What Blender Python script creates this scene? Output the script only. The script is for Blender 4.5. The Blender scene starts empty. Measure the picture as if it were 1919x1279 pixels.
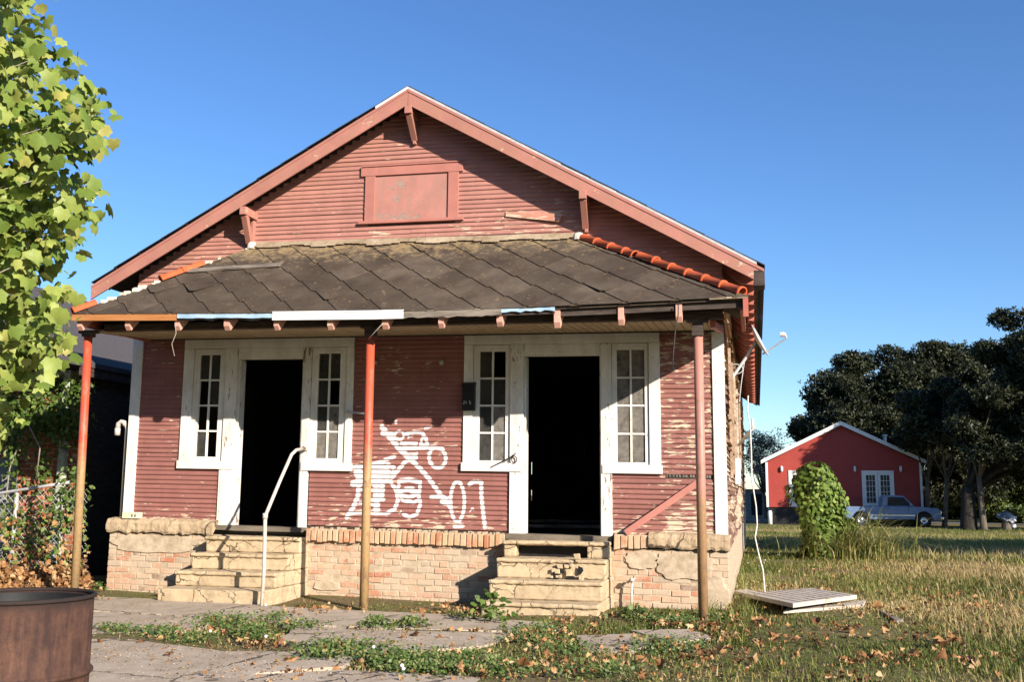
import bpy, bmesh, math, random
import numpy as np
from mathutils import Vector, Matrix
random.seed(7); RNG = np.random.default_rng(11)
SC = bpy.context.scene
COL = SC.collection
# ------------------------------------------------------------------ camera
F = 1900.0; HOR = 925.0; VPX = 1420.0; ROLL = .008
CAM = np.array([0.0, -11.475, 1.205])
pit = math.atan((HOR-639.5)/F)
yaw = math.atan((VPX-959.5)*math.cos(pit)/F)
fwd = np.array([-math.sin(yaw)*math.cos(pit), math.cos(yaw)*math.cos(pit), math.sin(pit)])
rgt = np.array([math.cos(yaw), math.sin(yaw), 0.0]); upv = np.cross(rgt, fwd)
r2 = rgt*math.cos(ROLL)+upv*math.sin(ROLL); u2 = -rgt*math.sin(ROLL)+upv*math.cos(ROLL)
cd = bpy.data.cameras.new('camera'); cam = bpy.data.objects.new('camera', cd); COL.objects.link(cam)
cd.sensor_width = 36; cd.lens = F/1919*36; cd.clip_end = 3000; cd.clip_start = .1
cam.matrix_world = Matrix(((r2[0], u2[0], -fwd[0], CAM[0]), (r2[1], u2[1], -fwd[1], CAM[1]), (r2[2], u2[2], -fwd[2], CAM[2]), (0, 0, 0, 1)))
SC.camera = cam
# ------------------------------------------------------------------ light
AZ = math.atan(1.2); EL = math.radians(22)
SUN = np.array([math.sin(AZ)*math.cos(EL), -math.cos(AZ)*math.cos(EL), math.sin(EL)])
sd = bpy.data.lights.new('sun', 'SUN'); sd.energy = 5.0; sd.angle = math.radians(.5); sd.color = (1, .91, .81)
so = bpy.data.objects.new('sun', sd); COL.objects.link(so)
so.rotation_euler = Vector(SUN).to_track_quat('Z', 'Y').to_euler()
W = bpy.data.worlds.new("World"); SC.world = W; W.use_nodes = True
wn = W.node_tree.nodes; wl = W.node_tree.links
sky = wn.new('ShaderNodeTexSky'); sky.sky_type = 'NISHITA'; sky.sun_disc = False
sky.sun_elevation = EL; sky.sun_rotation = math.atan2(SUN[0], SUN[1])
sky.altitude = 0; sky.air_density = 1.0; sky.dust_density = .15; sky.ozone_density = 5.0
bg = wn['Background']; bg.inputs[1].default_value = .105
hs = wn.new('ShaderNodeHueSaturation'); hs.inputs['Hue'].default_value = .506; hs.inputs['Saturation'].default_value = 1.1; wl.new(sky.outputs[0], hs.inputs['Color']); wl.new(hs.outputs[0], bg.inputs[0])
SC.view_settings.view_transform = 'Standard'; SC.view_settings.look = 'None'
SC.view_settings.exposure = .86; SC.view_settings.gamma = 1
SC.cycles.max_bounces = 6; SC.cycles.diffuse_bounces = 1; SC.cycles.transparent_max_bounces = 12

# ------------------------------------------------------------------ pixel -> place helpers
def ray(px, py):
    d = fwd*F+r2*(px-959.5)-u2*(py-639.5); return d/np.linalg.norm(d)
def U(px, py, y=0.0):
    d = ray(px, py); return CAM+d*((y-CAM[1])/d[1])
def GP(px, py, z=0.0):
    d = ray(px, py); return CAM+d*((z-CAM[2])/d[2])
def DP(px, py, dep):
    d = ray(px, py); return CAM+d*dep/(d@fwd)
K = -.0125; X0 = -.38
def sh(x, v): return v+K*(x-X0)          # the old house has settled to the right
def gz(x, y):
    t = np.clip((np.asarray(y, float)-6)/40, 0, 1); return -.60*t*t*(3-2*t)
# ------------------------------------------------------------------ object helpers
WORG = {}
def tag(o, label=None, cat=None, group=None, kind=None):
    if label: o['label'] = label
    if cat: o['category'] = cat
    if group: o['group'] = group
    if kind: o['kind'] = kind
    return o
def empty(name, loc, label, cat, group=None):
    o = bpy.data.objects.new(name, None); COL.objects.link(o); o.location = loc
    o.empty_display_size = .2; WORG[o.name] = np.array(loc, float); return tag(o, label, cat, group)
def rough_up(o, lv, st, size=.09):
    m = o.modifiers.new('s', 'SUBSURF'); m.subdivision_type = 'SIMPLE'; m.levels = lv; m.render_levels = lv
    t = bpy.data.textures.new('clouds', 'CLOUDS'); t.noise_scale = size; t.noise_depth = 3
    d = o.modifiers.new('d', 'DISPLACE'); d.texture = t; d.strength = st; d.mid_level = .5; d.texture_coords = 'GLOBAL'
def finish(me, name, mat, parent, loc, smooth):
    o = bpy.data.objects.new(name, me); COL.objects.link(o)
    mats = mat if isinstance(mat, (list, tuple)) else [mat]
    for m in mats: me.materials.append(m)
    if parent is not None:
        o.parent = parent; WORG[o.name] = WORG[parent.name]
    else:
        o.location = loc; WORG[o.name] = np.array(loc, float)
    if smooth: me.polygons.foreach_set('use_smooth', [True]*len(me.polygons))
    me.update(); return o
def base_of(v):
    return np.array([v[:, 0].mean(), v[:, 1].mean(), v[:, 2].min()])
class MB:
    def __init__(s): s.v = []; s.f = []; s.m = []; s.at = []; s.cur = 0.0; s.mi = 0
    def add(s, vs, fs):
        n = len(s.v); s.v += [tuple(map(float, p)) for p in vs]; s.at += [s.cur]*len(vs)
        s.f += [tuple(i+n for i in f) for f in fs]; s.m += [s.mi]*len(fs)
    def box(s, x0, x1, y0, y1, z0, z1, shear=False):
        P = [(x0, y0, z0), (x1, y0, z0), (x1, y1, z0), (x0, y1, z0), (x0, y0, z1), (x1, y0, z1), (x1, y1, z1), (x0, y1, z1)]
        if shear: P = [(x, y, sh(x, z)) for x, y, z in P]
        s.add(P, [(0, 3, 2, 1), (4, 5, 6, 7), (0, 1, 5, 4), (1, 2, 6, 5), (2, 3, 7, 6), (3, 0, 4, 7)])
    def hexa(s, P):
        s.add(P, [(0, 3, 2, 1), (4, 5, 6, 7), (0, 1, 5, 4), (1, 2, 6, 5), (2, 3, 7, 6), (3, 0, 4, 7)])
    def prism(s, pts, ext):           # polygon pts (3d) extruded by vector ext
        n = len(pts); e = np.array(ext); P = [tuple(p) for p in pts]+[tuple(np.array(p)+e) for p in pts]
        s.add(P, [tuple(range(n)), tuple(range(2*n-1, n-1, -1))]+[(i, i+n, (i+1) % n+n, (i+1) % n) for i in range(n)])
    def tube(s, pts, rad, n=10, cap=True):
        pts = [np.array(p, float) for p in pts]; m = len(pts)
        if not hasattr(rad, '__len__'): rad = [rad]*m
        vs = []; prev = None
        for i, p in enumerate(pts):
            t = pts[min(i+1, m-1)]-pts[max(i-1, 0)]; t /= (np.linalg.norm(t)+1e-9)
            a = prev if prev is not None else (np.array([0, 0, 1.]) if abs(t[2]) < .9 else np.array([1., 0, 0]))
            a = a-t*(a@t); a /= np.linalg.norm(a)+1e-9; b = np.cross(t, a); prev = a
            for k in range(n):
                w = 2*math.pi*k/n; vs.append(p+(a*math.cos(w)+b*math.sin(w))*rad[i])
        fs = [(i*n+k, i*n+(k+1) % n, (i+1)*n+(k+1) % n, (i+1)*n+k) for i in range(m-1) for k in range(n)]
        if cap: fs += [tuple(range(n-1, -1, -1)), tuple((m-1)*n+k for k in range(n))]
        s.add(vs, fs)
    def beam(s, a, b, w, h, up=(0, 0, 1)):   # box from a to b, width w, height h
        a = np.array(a, float); b = np.array(b, float); t = b-a; t /= np.linalg.norm(t)
        r = np.cross(t, np.array(up, float)); r /= np.linalg.norm(r); q = np.cross(r, t)
        P = []
        for c in (a, b):
            for i, j in ((-1, -1), (1, -1), (1, 1), (-1, 1)): P.append(c+r*w/2*i+q*h/2*j)
        s.add(P, [(0, 1, 2, 3), (7, 6, 5, 4), (0, 4, 5, 1), (1, 5, 6, 2), (2, 6, 7, 3), (3, 7, 4, 0)])
    def lathe(s, c, prof, n=32):
        vs = []; m = len(prof)
        for r, z in prof:
            for k in range(n):
                w = 2*math.pi*k/n; vs.append((c[0]+r*math.cos(w), c[1]+r*math.sin(w), c[2]+z))
        s.add(vs, [(i*n+k, i*n+(k+1) % n, (i+1)*n+(k+1) % n, (i+1)*n+k) for i in range(m-1) for k in range(n)])
    def build(s, name, mat, parent=None, smooth=False, bevel=0, rough=0, origin=None):
        v = np.array(s.v, float)
        loc = WORG[parent.name] if parent is not None else (np.array(origin, float) if origin is not None else base_of(v))
        me = bpy.data.meshes.new(name); me.from_pydata([tuple(p) for p in v-loc], [], s.f); me.update()
        o = finish(me, name, mat, parent, loc, smooth)
        if any(s.m): me.polygons.foreach_set('material_index', s.m)
        if any(s.at):
            a = me.attributes.new('tint', 'FLOAT', 'POINT'); a.data.foreach_set('value', s.at)
        if not smooth or bevel:
            bm = bmesh.new(); bm.from_mesh(me); bmesh.ops.recalc_face_normals(bm, faces=bm.faces[:]); bm.to_mesh(me); bm.free()
        if bevel:
            m = o.modifiers.new('b', 'BEVEL'); m.width = bevel; m.segments = 2; m.limit_method = 'ANGLE'
        return o
def mesh_np(name, V, Fc, mat, parent=None, attrs=None, smooth=False, origin=None):
    V = np.asarray(V, np.float32); Fc = np.asarray(Fc, np.int32); k = Fc.shape[1]
    loc = WORG[parent.name] if parent is not None else (np.array(origin, float) if origin is not None else base_of(V))
    me = bpy.data.meshes.new(name); me.vertices.add(len(V)); me.vertices.foreach_set('co', (V-loc).astype(np.float32).ravel())
    me.loops.add(Fc.size); me.loops.foreach_set('vertex_index', Fc.ravel())
    me.polygons.add(len(Fc)); me.polygons.foreach_set('loop_start', np.arange(0, Fc.size, k, dtype=np.int32))
    me.polygons.foreach_set('loop_total', np.full(len(Fc), k, np.int32)); me.update(calc_edges=True)
    for n, a in (attrs or {}).items():
        at = me.attributes.new(n, 'FLOAT', 'POINT'); at.data.foreach_set('value', np.asarray(a, np.float32))
    return finish(me, name, mat, parent, loc, smooth)
def rots(N, T):  # frames with z=normal N, y = tip T projected
    N = N/np.linalg.norm(N, axis=1, keepdims=True)
    Y = T-N*np.sum(T*N, 1, keepdims=True); Y /= np.linalg.norm(Y, axis=1, keepdims=True)+1e-9
    X = np.cross(Y, N); return np.stack([X, Y, N], 2)
def scatter(tv, tf, pos, R, s, rnd=None):
    tv = np.asarray(tv, float); tf = np.asarray(tf); n = len(pos); k = len(tv)
    s = np.asarray(s, float).reshape(n, 1, 1) if np.ndim(s) else s
    V = np.einsum('nij,kj->nki', R, tv)*s+pos[:, None, :]
    Fc = (tf[None]+(np.arange(n)*k)[:, None, None]).reshape(-1, tf.shape[1])
    a = np.repeat(rnd if rnd is not None else RNG.random(n), k)
    return V.reshape(-1, 3), Fc, a
def unit(n): 
    v = RNG.normal(size=(n, 3)); return v/np.linalg.norm(v, axis=1, keepdims=True)
# ------------------------------------------------------------------ materials
def newmat(name):
    m = bpy.data.materials.new(name); m.use_nodes = True; nt = m.node_tree
    return m, nt.nodes, nt.links, nt.nodes['Principled BSDF']
def setin(n, L, k, v):
    if hasattr(v, 'is_linked') or isinstance(v, bpy.types.NodeSocket): L.new(v, n.inputs[k])
    else:
        i = n.inputs[k]
        if hasattr(i.default_value, '__len__') and not hasattr(v, '__len__'): v = (v,)*len(i.default_value)
        if hasattr(v, '__len__') and len(v) == 3 and len(i.default_value) == 4: v = (*v, 1)
        i.default_value = v
class G:
    def __init__(s, name): s.m, s.N, s.L, s.b = newmat(name); s.tc = s.N.new('ShaderNodeTexCoord'); s.co = s.tc.outputs['Object']
    def map(s, scale=(1, 1, 1), rot=(0, 0, 0), loc=(0, 0, 0), co=None):
        n = s.N.new('ShaderNodeMapping'); s.L.new(co or s.co, n.inputs[0]); n.inputs[1].default_value = loc; n.inputs[2].default_value = rot; n.inputs[3].default_value = scale; return n.outputs[0]
    def noise(s, sc, det=4, ro=.55, co=None, dist=0, color=False):
        n = s.N.new('ShaderNodeTexNoise'); s.L.new(co or s.co, n.inputs['Vector']); n.inputs['Scale'].default_value = sc; n.inputs['Detail'].default_value = det
        n.inputs['Roughness'].default_value = ro; n.inputs['Distortion'].default_value = dist; return n.outputs[1 if color else 0]
    def vor(s, sc, feat='F1', co=None, out=0, rnd=1):
        n = s.N.new('ShaderNodeTexVoronoi'); n.feature = feat; s.L.new(co or s.co, n.inputs['Vector']); n.inputs['Scale'].default_value = sc; n.inputs['Randomness'].default_value = rnd; return n.outputs[out]
    def ramp(s, f, stops, interp='LINEAR'):
        n = s.N.new('ShaderNodeValToRGB'); s.L.new(f, n.inputs[0]); n.color_ramp.interpolation = interp; e = n.color_ramp.elements
        while len(e) < len(stops): e.new(.5)
        for el, (p, c) in zip(e, stops):
            el.position = p; el.color = (*c, 1) if hasattr(c, '__len__') else (c, c, c, 1)
        return n.outputs[0]
    def mix(s, f, a, b, mode='MIX'):
        n = s.N.new('ShaderNodeMix'); n.data_type = 'RGBA'; n.blend_type = mode
        for i, v in ((0, f), (6, a), (7, b)): setin(n, s.L, i, v)
        return n.outputs[2]
    def math(s, op, a, b=0, clamp=False):
        n = s.N.new('ShaderNodeMath'); n.operation = op; n.use_clamp = clamp; setin(n, s.L, 0, a); setin(n, s.L, 1, b); return n.outputs[0]
    def attr(s, name):
        n = s.N.new('ShaderNodeAttribute'); n.attribute_name = name; return n.outputs['Fac']
    def sep(s, co=None):
        n = s.N.new('ShaderNodeSeparateXYZ'); s.L.new(co or s.co, n.inputs[0]); return n.outputs
    def comb(s, x, y, z):
        n = s.N.new('ShaderNodeCombineXYZ'); setin(n, s.L, 0, x); setin(n, s.L, 1, y); setin(n, s.L, 2, z); return n.outputs[0]
    def bump(s, h, st=.4, d=.01, nrm=None):
        n = s.N.new('ShaderNodeBump'); n.inputs['Strength'].default_value = st; n.inputs['Distance'].default_value = d; s.L.new(h, n.inputs['Height'])
        if nrm: s.L.new(nrm, n.inputs['Normal'])
        return n.outputs[0]
    def out(s, col, rough=.8, nrm=None, spec=.3, metal=0):
        setin(s.b, s.L, 'Base Color', col); setin(s.b, s.L, 'Roughness', rough); setin(s.b, s.L, 'Specular IOR Level', spec); setin(s.b, s.L, 'Metallic', metal)
        if nrm: s.L.new(nrm, s.b.inputs['Normal'])
        return s.m
def simple(name, a, b, sc=8, rough=.8, bump=.3, bd=.005, stretch=(1, 1, 1), spec=.3, metal=0, fine=60, fw=.25):
    g = G(name); co = g.map(stretch); n = g.noise(sc, 5, .6, co); n2 = g.noise(fine, 3, .6, co)
    f = g.math('ADD', g.math('MULTIPLY', n, 1-fw), g.math('MULTIPLY', n2, fw))
    c = g.ramp(f, [(.35, a), (.65, b)]); return g.out(c, rough, g.bump(f, bump, bd), spec, metal)
def painted(name, paint, wood, thr, streak=(1, 1, 1), sc=14, dirt=(.25, .2, .14), dthr=.2, rough=.6, graf=False, zones=()):
    """old paint that has flaked off to the wood: thr = share bare (0..1)"""
    g = G(name); co = g.map(streak)
    big = g.noise(1.3, 3, .5); fl = g.noise(sc, 7, .68, co)
    wd = g.noise(30, 5, .6, g.map((streak[0]*.5, 1, streak[2]*4)))
    woodc = g.ramp(wd, [(.3, tuple(c*.55 for c in wood)), (.5, wood), (.7, tuple(min(1, c*1.3) for c in wood))])
    t = g.attr('tint'); pv = g.noise(3.5, 5, .6)
    pc = g.mix(g.ramp(pv, [(.3, 0), (.7, 1)]), tuple(c*.86 for c in paint), tuple(min(1, c*1.12) for c in paint))
    pc = g.mix(g.math('MULTIPLY', t, .35), pc, tuple(c*.6 for c in paint))
    dn = g.noise(6, 6, .7, g.map((1, 1, .35)))
    pc = g.mix(g.ramp(dn, [(.6-dthr*.5, 0), (.85-dthr*.3, .75)]), pc, dirt)
    v = g.math('ADD', fl, g.math('MULTIPLY', g.math('SUBTRACT', big, .5), .35))
    X, Y, Z = g.sep()
    for (axis, lo, hi, w) in zones:      # more flaking in these parts of the wall
        s_ = (X, Y, Z)[axis]; mr = g.N.new('ShaderNodeMapRange'); g.L.new(s_, mr.inputs[0]); mr.inputs[1].default_value = lo; mr.inputs[2].default_value = hi
        v = g.math('ADD', v, g.math('MULTIPLY', mr.outputs[0], w))
    e = .66-thr*.3
    mask = g.ramp(v, [(e, 0), (e+.015, 1)])
    if graf:
        gr = g.math('ADD', g.attr('graf'), g.math('MULTIPLY', g.math('SUBTRACT', g.noise(60, 4, .7), .5), .5))
        pc = g.mix(g.ramp(gr, [(.30, 0), (.72, .95)]), pc, (.84, .83, .81))
        mask = g.math('MULTIPLY', mask, g.math('SUBTRACT', 1, g.math('MULTIPLY', g.attr('graf'), .75), True))
    c = g.mix(mask, pc, woodc)
    h = g.math('ADD', g.math('MULTIPLY', mask, -.6), g.math('MULTIPLY', wd, .25))
    return g.out(c, g.ramp(mask, [(0, rough), (1, .9)]), g.bump(h, .5, .004), .3)
M = {}
HX = -4.09   # house empty origin (object coords are relative to it)
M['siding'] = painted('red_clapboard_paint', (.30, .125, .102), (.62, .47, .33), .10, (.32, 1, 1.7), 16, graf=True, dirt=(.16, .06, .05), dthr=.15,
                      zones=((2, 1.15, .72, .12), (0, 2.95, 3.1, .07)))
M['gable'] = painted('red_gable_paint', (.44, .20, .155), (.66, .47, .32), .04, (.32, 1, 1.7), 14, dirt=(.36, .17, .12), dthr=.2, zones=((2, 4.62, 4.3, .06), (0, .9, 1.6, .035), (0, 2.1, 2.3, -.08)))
M['rake'] = painted('rake_paint', (.42, .18, .135), (.55, .38, .26), .10, (.7, 1, .7), 9, dirt=(.36, .19, .12), dthr=.35)
M['trimred'] = painted('trim_red_paint', (.43, .17, .13), (.40, .25, .18), .02, (1, 1, .6), 12, dirt=(.3, .15, .11), dthr=.2)
M['panel'] = painted('plywood_red_paint', (.45, .20, .155), (.34, .23, .18), .30, (1, 1, 1.6), 5, dirt=(.30, .2, .15), dthr=.3)
M['white'] = painted('old_white_paint', (.82, .78, .70), (.35, .26, .18), -.02, (1.5, 1, .5), 22, dirt=(.60, .53, .42), dthr=.30, rough=.5)
M['jamb'] = painted('chipped_white_paint', (.80, .76, .68), (.25, .18, .13), .16, (2, 1, .4), 16, dirt=(.55, .48, .38), dthr=.30, rough=.5)
M['tail'] = painted('rafter_end_paint', (.62, .33, .25), (.55, .40, .28), .2, (1, 1, 1), 9, dirt=(.35, .2, .15))
M['tail2'] = painted('side_rafter_paint', (.45, .13, .09), (.5, .36, .25), .05, (1, 1, 1), 9, dirt=(.3, .15, .1))
M['ceil'] = None
def ceilmat():
    g = G('tan_beadboard'); x, y, z = g.sep()
    w = g.math('FRACT', g.math('MULTIPLY', x, 11)); gr = g.ramp(w, [(0, 0), (.08, 1), (.92, 1), (1, 0)])
    n = g.noise(5, 5, .6, g.map((3, .6, 1)))
    c = g.ramp(n, [(.3, (.34, .25, .15)), (.7, (.52, .42, .27))])
    c = g.mix(gr, (.06, .04, .025), c); return g.out(c, .8, g.bump(gr, .6, .01))
M['ceil'] = ceilmat()
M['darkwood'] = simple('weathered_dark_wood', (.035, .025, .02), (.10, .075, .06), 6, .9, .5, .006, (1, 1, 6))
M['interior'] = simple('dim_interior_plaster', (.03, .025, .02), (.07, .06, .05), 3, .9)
M['floorwood'] = simple('worn_floor_boards', (.10, .08, .06), (.22, .18, .13), 6, .8, .3, .003, (.4, 8, 1))
M['whitefascia'] = simple('clean_white_board', (.80, .79, .76), (.86, .85, .83), 5, .5, .1)
M['orangefascia'] = simple('orange_stained_board', (.34, .13, .035), (.50, .22, .08), 4, .7, .3, .003, (.6, 1, 6))
M['bluefascia'] = simple('pale_blue_strip', (.28, .42, .55), (.45, .60, .72), 6, .6, .2)
M['greyfascia'] = simple('weathered_grey_board', (.07, .055, .045), (.32, .27, .21), 3, .9, .6, .006, (1.2, 1, 9))
M['drip'] = simple('white_drip_edge', (.62, .62, .60), (.85, .85, .83), 9, .5, .2)
def roofmat(name, a, b, spk):
    g = G(name); n = g.noise(3, 6, .65); t = g.attr('tint'); f = g.noise(120, 3, .7)
    c = g.ramp(n, [(.3, a), (.7, b)])
    c = g.mix(g.math('MULTIPLY', t, .5), c, tuple(x*.55 for x in a))
    c = g.mix(g.ramp(f, [(.58, 0), (.75, .5)]), c, spk)
    li = g.noise(9, 6, .75); x, y, z = g.sep()
    mr = g.N.new('ShaderNodeMapRange'); g.L.new(z, mr.inputs[0]); mr.inputs[1].default_value = 3.80; mr.inputs[2].default_value = 4.22
    lic = g.math('ADD', li, g.math('MULTIPLY', mr.outputs[0], .24))
    c = g.mix(g.ramp(lic, [(.60, 0), (.78, .75)]), c, (.34, .24, .12))
    sp = g.vor(16, 'F1'); c = g.mix(g.ramp(g.math('ADD', sp, g.math('MULTIPLY', g.math('SUBTRACT', g.noise(5, 2), .5), .5)), [(.07, .6), (.11, 0)]), c, (.30, .15, .05))
    return g.out(c, .95, g.bump(g.math('ADD', f, g.math('MULTIPLY', n, 2)), .5, .004), .15)
M['shingle'] = roofmat('weathered_shingle', (.060, .042, .030), (.135, .105, .075), (.2, .17, .13))
M['roof'] = simple('dark_asphalt_roof', (.02, .02, .022), (.06, .06, .062), 40, .95, .5)
M['nroof'] = simple('faded_grey_roof', (.06, .052, .052), (.10, .09, .088), 30, .95, .4)
M['terra'] = simple('terracotta', (.44, .075, .022), (.62, .13, .045), 4, .75, .25, .003, fine=40)
M['mortar'] = simple('lime_mortar', (.34, .26, .17), (.58, .46, .32), 9, .95, .7, .012)
def brickmat(name, ramp, mort, wash):
    g = G(name); t = g.attr('tint'); c = g.ramp(t, ramp); n = g.noise(12, 6, .7); f = g.noise(70, 4, .7)
    c = g.mix(g.ramp(g.math('ADD', n, g.math('MULTIPLY', g.math('SUBTRACT', g.noise(2.2, 3), .5), .5)), wash), c, mort)
    c = g.mix(g.ramp(f, [(.35, .25), (.6, 0)]), c, tuple(x*.4 for x in mort))
    return g.out(c, .95, g.bump(g.math('ADD', n, g.math('MULTIPLY', f, .5)), .7, .006), .1)
M['brick'] = brickmat('old_orange_brick', [(0, (.42, .13, .07)), (.10, (.50, .21, .12)), (.3, (.53, .31, .19)), (.6, (.55, .37, .24)), (.88, (.52, .41, .29)), (1, (.28, .17, .12))], (.56, .44, .31), [(.40, 0), (.62, .8)])
M['capbrick'] = brickmat('orange_cap_brick', [(0, (.46, .16, .08)), (.3, (.52, .29, .16)), (.7, (.56, .38, .22)), (1, (.52, .40, .26))], (.56, .43, .28), [(.42, 0), (.64, .75)])
M['redbrick'] = brickmat('red_house_brick', [(0, (.40, .10, .04)), (.5, (.48, .14, .06)), (1, (.30, .09, .05))], (.5, .4, .3), [(.6, 0), (.8, .4)])
def concmat(name, a, b, crack=True, csc=1.6, dirt=(.2, .15, .1)):
    g = G(name); n = g.noise(3, 6, .65); f = g.noise(60, 4, .7)
    c = g.ramp(n, [(.3, a), (.7, b)]); c = g.mix(g.ramp(f, [(.3, .35), (.5, 0)]), c, tuple(x*.5 for x in a))
    c = g.mix(g.ramp(g.noise(5, 6, .75), [(.52, 0), (.72, .7)]), c, dirt); c = g.mix(g.ramp(g.noise(1.4, 5, .7), [(.45, 0), (.75, .5)]), c, tuple(x*.8 for x in dirt)); h = g.math('ADD', n, g.math('MULTIPLY', f, .4))
    if crack:
        w = g.noise(3, 5, .6, color=True); co = g.mix(.22, g.co, w, 'ADD') if False else None
        vm = g.N.new('ShaderNodeVectorMath'); vm.operation = 'MULTIPLY_ADD'; g.L.new(w, vm.inputs[0]); vm.inputs[1].default_value = (.35,)*3; g.L.new(g.co, vm.inputs[2])
        e = g.vor(csc, 'DISTANCE_TO_EDGE', vm.outputs[0]); k = g.ramp(g.math('ADD', e, g.math('MULTIPLY', g.math('SUBTRACT', g.noise(1.7, 2), .42), .06)), [(.006, 1), (.018, 0)])
        c = g.mix(g.math('MULTIPLY', k, .85), c, (.07, .05, .035)); h = g.math('SUBTRACT', h, g.math('MULTIPLY', k, 2))
    return g.out(c, .92, g.bump(h, .6, .006), .15)
M['step'] = concmat('cream_cracked_concrete', (.46, .34, .205), (.66, .51, .32), csc=2.6, dirt=(.27, .20, .12))
M['coping'] = concmat('tan_concrete_coping', (.38, .27, .165), (.54, .41, .26), csc=1.4, dirt=(.35, .25, .15))
M['slab'] = concmat('grey_paving_concrete', (.42, .335, .24), (.56, .46, .35), csc=.7, dirt=(.24, .175, .11))
def postmat(name, top, bot, z0, z1):
    g = G(name); x, y, z = g.sep(g.tc.outputs['Object']); mr = g.N.new('ShaderNodeMapRange'); g.L.new(z, mr.inputs[0]); mr.inputs[1].default_value = z0; mr.inputs[2].default_value = z1
    f = g.math('ADD', mr.outputs[0], g.math('MULTIPLY', g.math('SUBTRACT', g.noise(9, 5, .7), .5), .7)); n = g.noise(30, 4)
    c = g.mix(g.ramp(f, [(.3, 0), (.7, 1)]), g.mix(g.ramp(n, [(.3, 0), (.7, 1)]), tuple(x*.8 for x in bot), bot), top)
    sm = g.ramp(g.noise(14, 7, .78, g.map((1, 1, .35))), [(.54, 0), (.60, .75)]); c = g.mix(sm, c, (.24, .15, .09)); c = g.mix(g.ramp(g.noise(40, 5, .7, g.map((1, 1, .5))), [(.66, 0), (.70, .8)]), c, (.55, .46, .36))
    return g.out(c, .5, g.bump(n, .2, .002), .4)
M['post_a'] = postmat('red_over_tan_pipe_a', (.50, .075, .035), (.40, .26, .12), 1.2, 2.0)
M['post_b'] = postmat('red_over_tan_pipe_b', (.50, .085, .04), (.46, .29, .13), 1.2, 2.0)
M['post_c'] = postmat('pink_over_tan_pipe', (.44, .20, .15), (.38, .22, .11), .9, 1.5)
M['pipe'] = painted('peeling_white_pipe', (.56, .49, .42), (.30, .18, .12), .12, (1, 1, 1), 26, dirt=(.4, .33, .25))
M['black'] = simple('black_metal_and_shade', (.01, .01, .01), (.02, .02, .02), 5, .5)  # also serves as painted shade in holes and under the cottage
M['rust'] = None
def rustmat():
    g = G('rusted_steel_drum'); n = g.noise(5, 7, .7); s_ = g.noise(4, 6, .7, g.map((6, 6, .8))); f = g.noise(50, 4, .7)
    c = g.ramp(g.math('ADD', g.math('MULTIPLY', n, .5), g.math('MULTIPLY', s_, .5)), [(.30, (.025, .014, .010)), (.45, (.055, .027, .019)), (.55, (.10, .048, .030)), (.68, (.16, .075, .042)), (.8, (.12, .09, .08))])
    c = g.mix(g.ramp(f, [(.3, .5), (.5, 0)]), c, (.03, .018, .014))
    x, y, z = g.sep(); c = g.mix(g.ramp(g.math('ADD', z, g.math('MULTIPLY', s_, .12)), [(.88, 0), (.93, .85)]), c, (.02, .016, .015))
    return g.out(c, .8, g.bump(g.math('ADD', n, f), .4, .003), .3, .1)
M['rust'] = rustmat()
def glassmat(name, dust, amt):
    g = G(name); n = g.noise(7, 6, .7, g.map((1, 1, .7))); k = g.ramp(n, [(.40, 1), (.75, .45)])
    d = g.N.new('ShaderNodeBsdfDiffuse'); g.L.new(g.ramp(g.noise(18, 5), [(.3, tuple(x*.6 for x in dust)), (.7, dust)]), d.inputs[0])
    t = g.N.new('ShaderNodeBsdfTransparent'); gl = g.N.new('ShaderNodeBsdfGlossy'); gl.inputs['Roughness'].default_value = .08
    m1 = g.N.new('ShaderNodeMixShader'); m1.inputs[0].default_value = .06; g.L.new(t.outputs[0], m1.inputs[1]); g.L.new(gl.outputs[0], m1.inputs[2])
    m2 = g.N.new('ShaderNodeMixShader'); g.L.new(g.math('MULTIPLY', k, amt), m2.inputs[0]); g.L.new(m1.outputs[0], m2.inputs[1]); g.L.new(d.outputs[0], m2.inputs[2])
    g.L.new(m2.outputs[0], g.N['Material Output'].inputs[0]); return g.m
M['glass_dusty'] = glassmat('dusty_glass', (.26, .235, .20), .95)
M['glass_dark'] = glassmat('dark_dirty_glass', (.10, .095, .085), .7)
def leafmat(name, ramp, trans=.25, rough=.5, spec=.3):
    g = G(name); t = g.attr('rnd'); c = g.ramp(t, ramp)
    c = g.mix(g.ramp(g.noise(9, 3), [(.35, .3), (.65, 0)]), c, tuple(x*.5 for x in ramp[0][1]))
    g.out(c, rough, None, spec)
    if trans:
        tr = g.N.new('ShaderNodeBsdfTranslucent'); g.L.new(c, tr.inputs[0]); mx = g.N.new('ShaderNodeMixShader'); mx.inputs[0].default_value = trans
        g.L.new(g.b.outputs[0], mx.inputs[1]); g.L.new(tr.outputs[0], mx.inputs[2]); g.L.new(mx.outputs[0], g.N['Material Output'].inputs[0])
    return g.m
M['leaf'] = leafmat('sycamore_leaf', [(0, (.09, .14, .022)), (.35, (.21, .29, .05)), (.75, (.38, .43, .10)), (1, (.46, .38, .10))], .3)
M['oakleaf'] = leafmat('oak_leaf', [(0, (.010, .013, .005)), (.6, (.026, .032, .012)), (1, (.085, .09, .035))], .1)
M['vineleaf'] = leafmat('vine_leaf', [(0, (.05, .09, .015)), (.6, (.10, .17, .03)), (1, (.20, .26, .06))], .25)
M['creeper'] = leafmat('creeper_leaf', [(0, (.10, .16, .025)), (.6, (.19, .28, .05)), (1, (.32, .38, .09))], .3)
M['greyleaf'] = leafmat('sparse_grey_leaf', [(0, (.13, .12, .09)), (.6, (.24, .22, .16)), (1, (.38, .34, .26))], .2)
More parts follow.
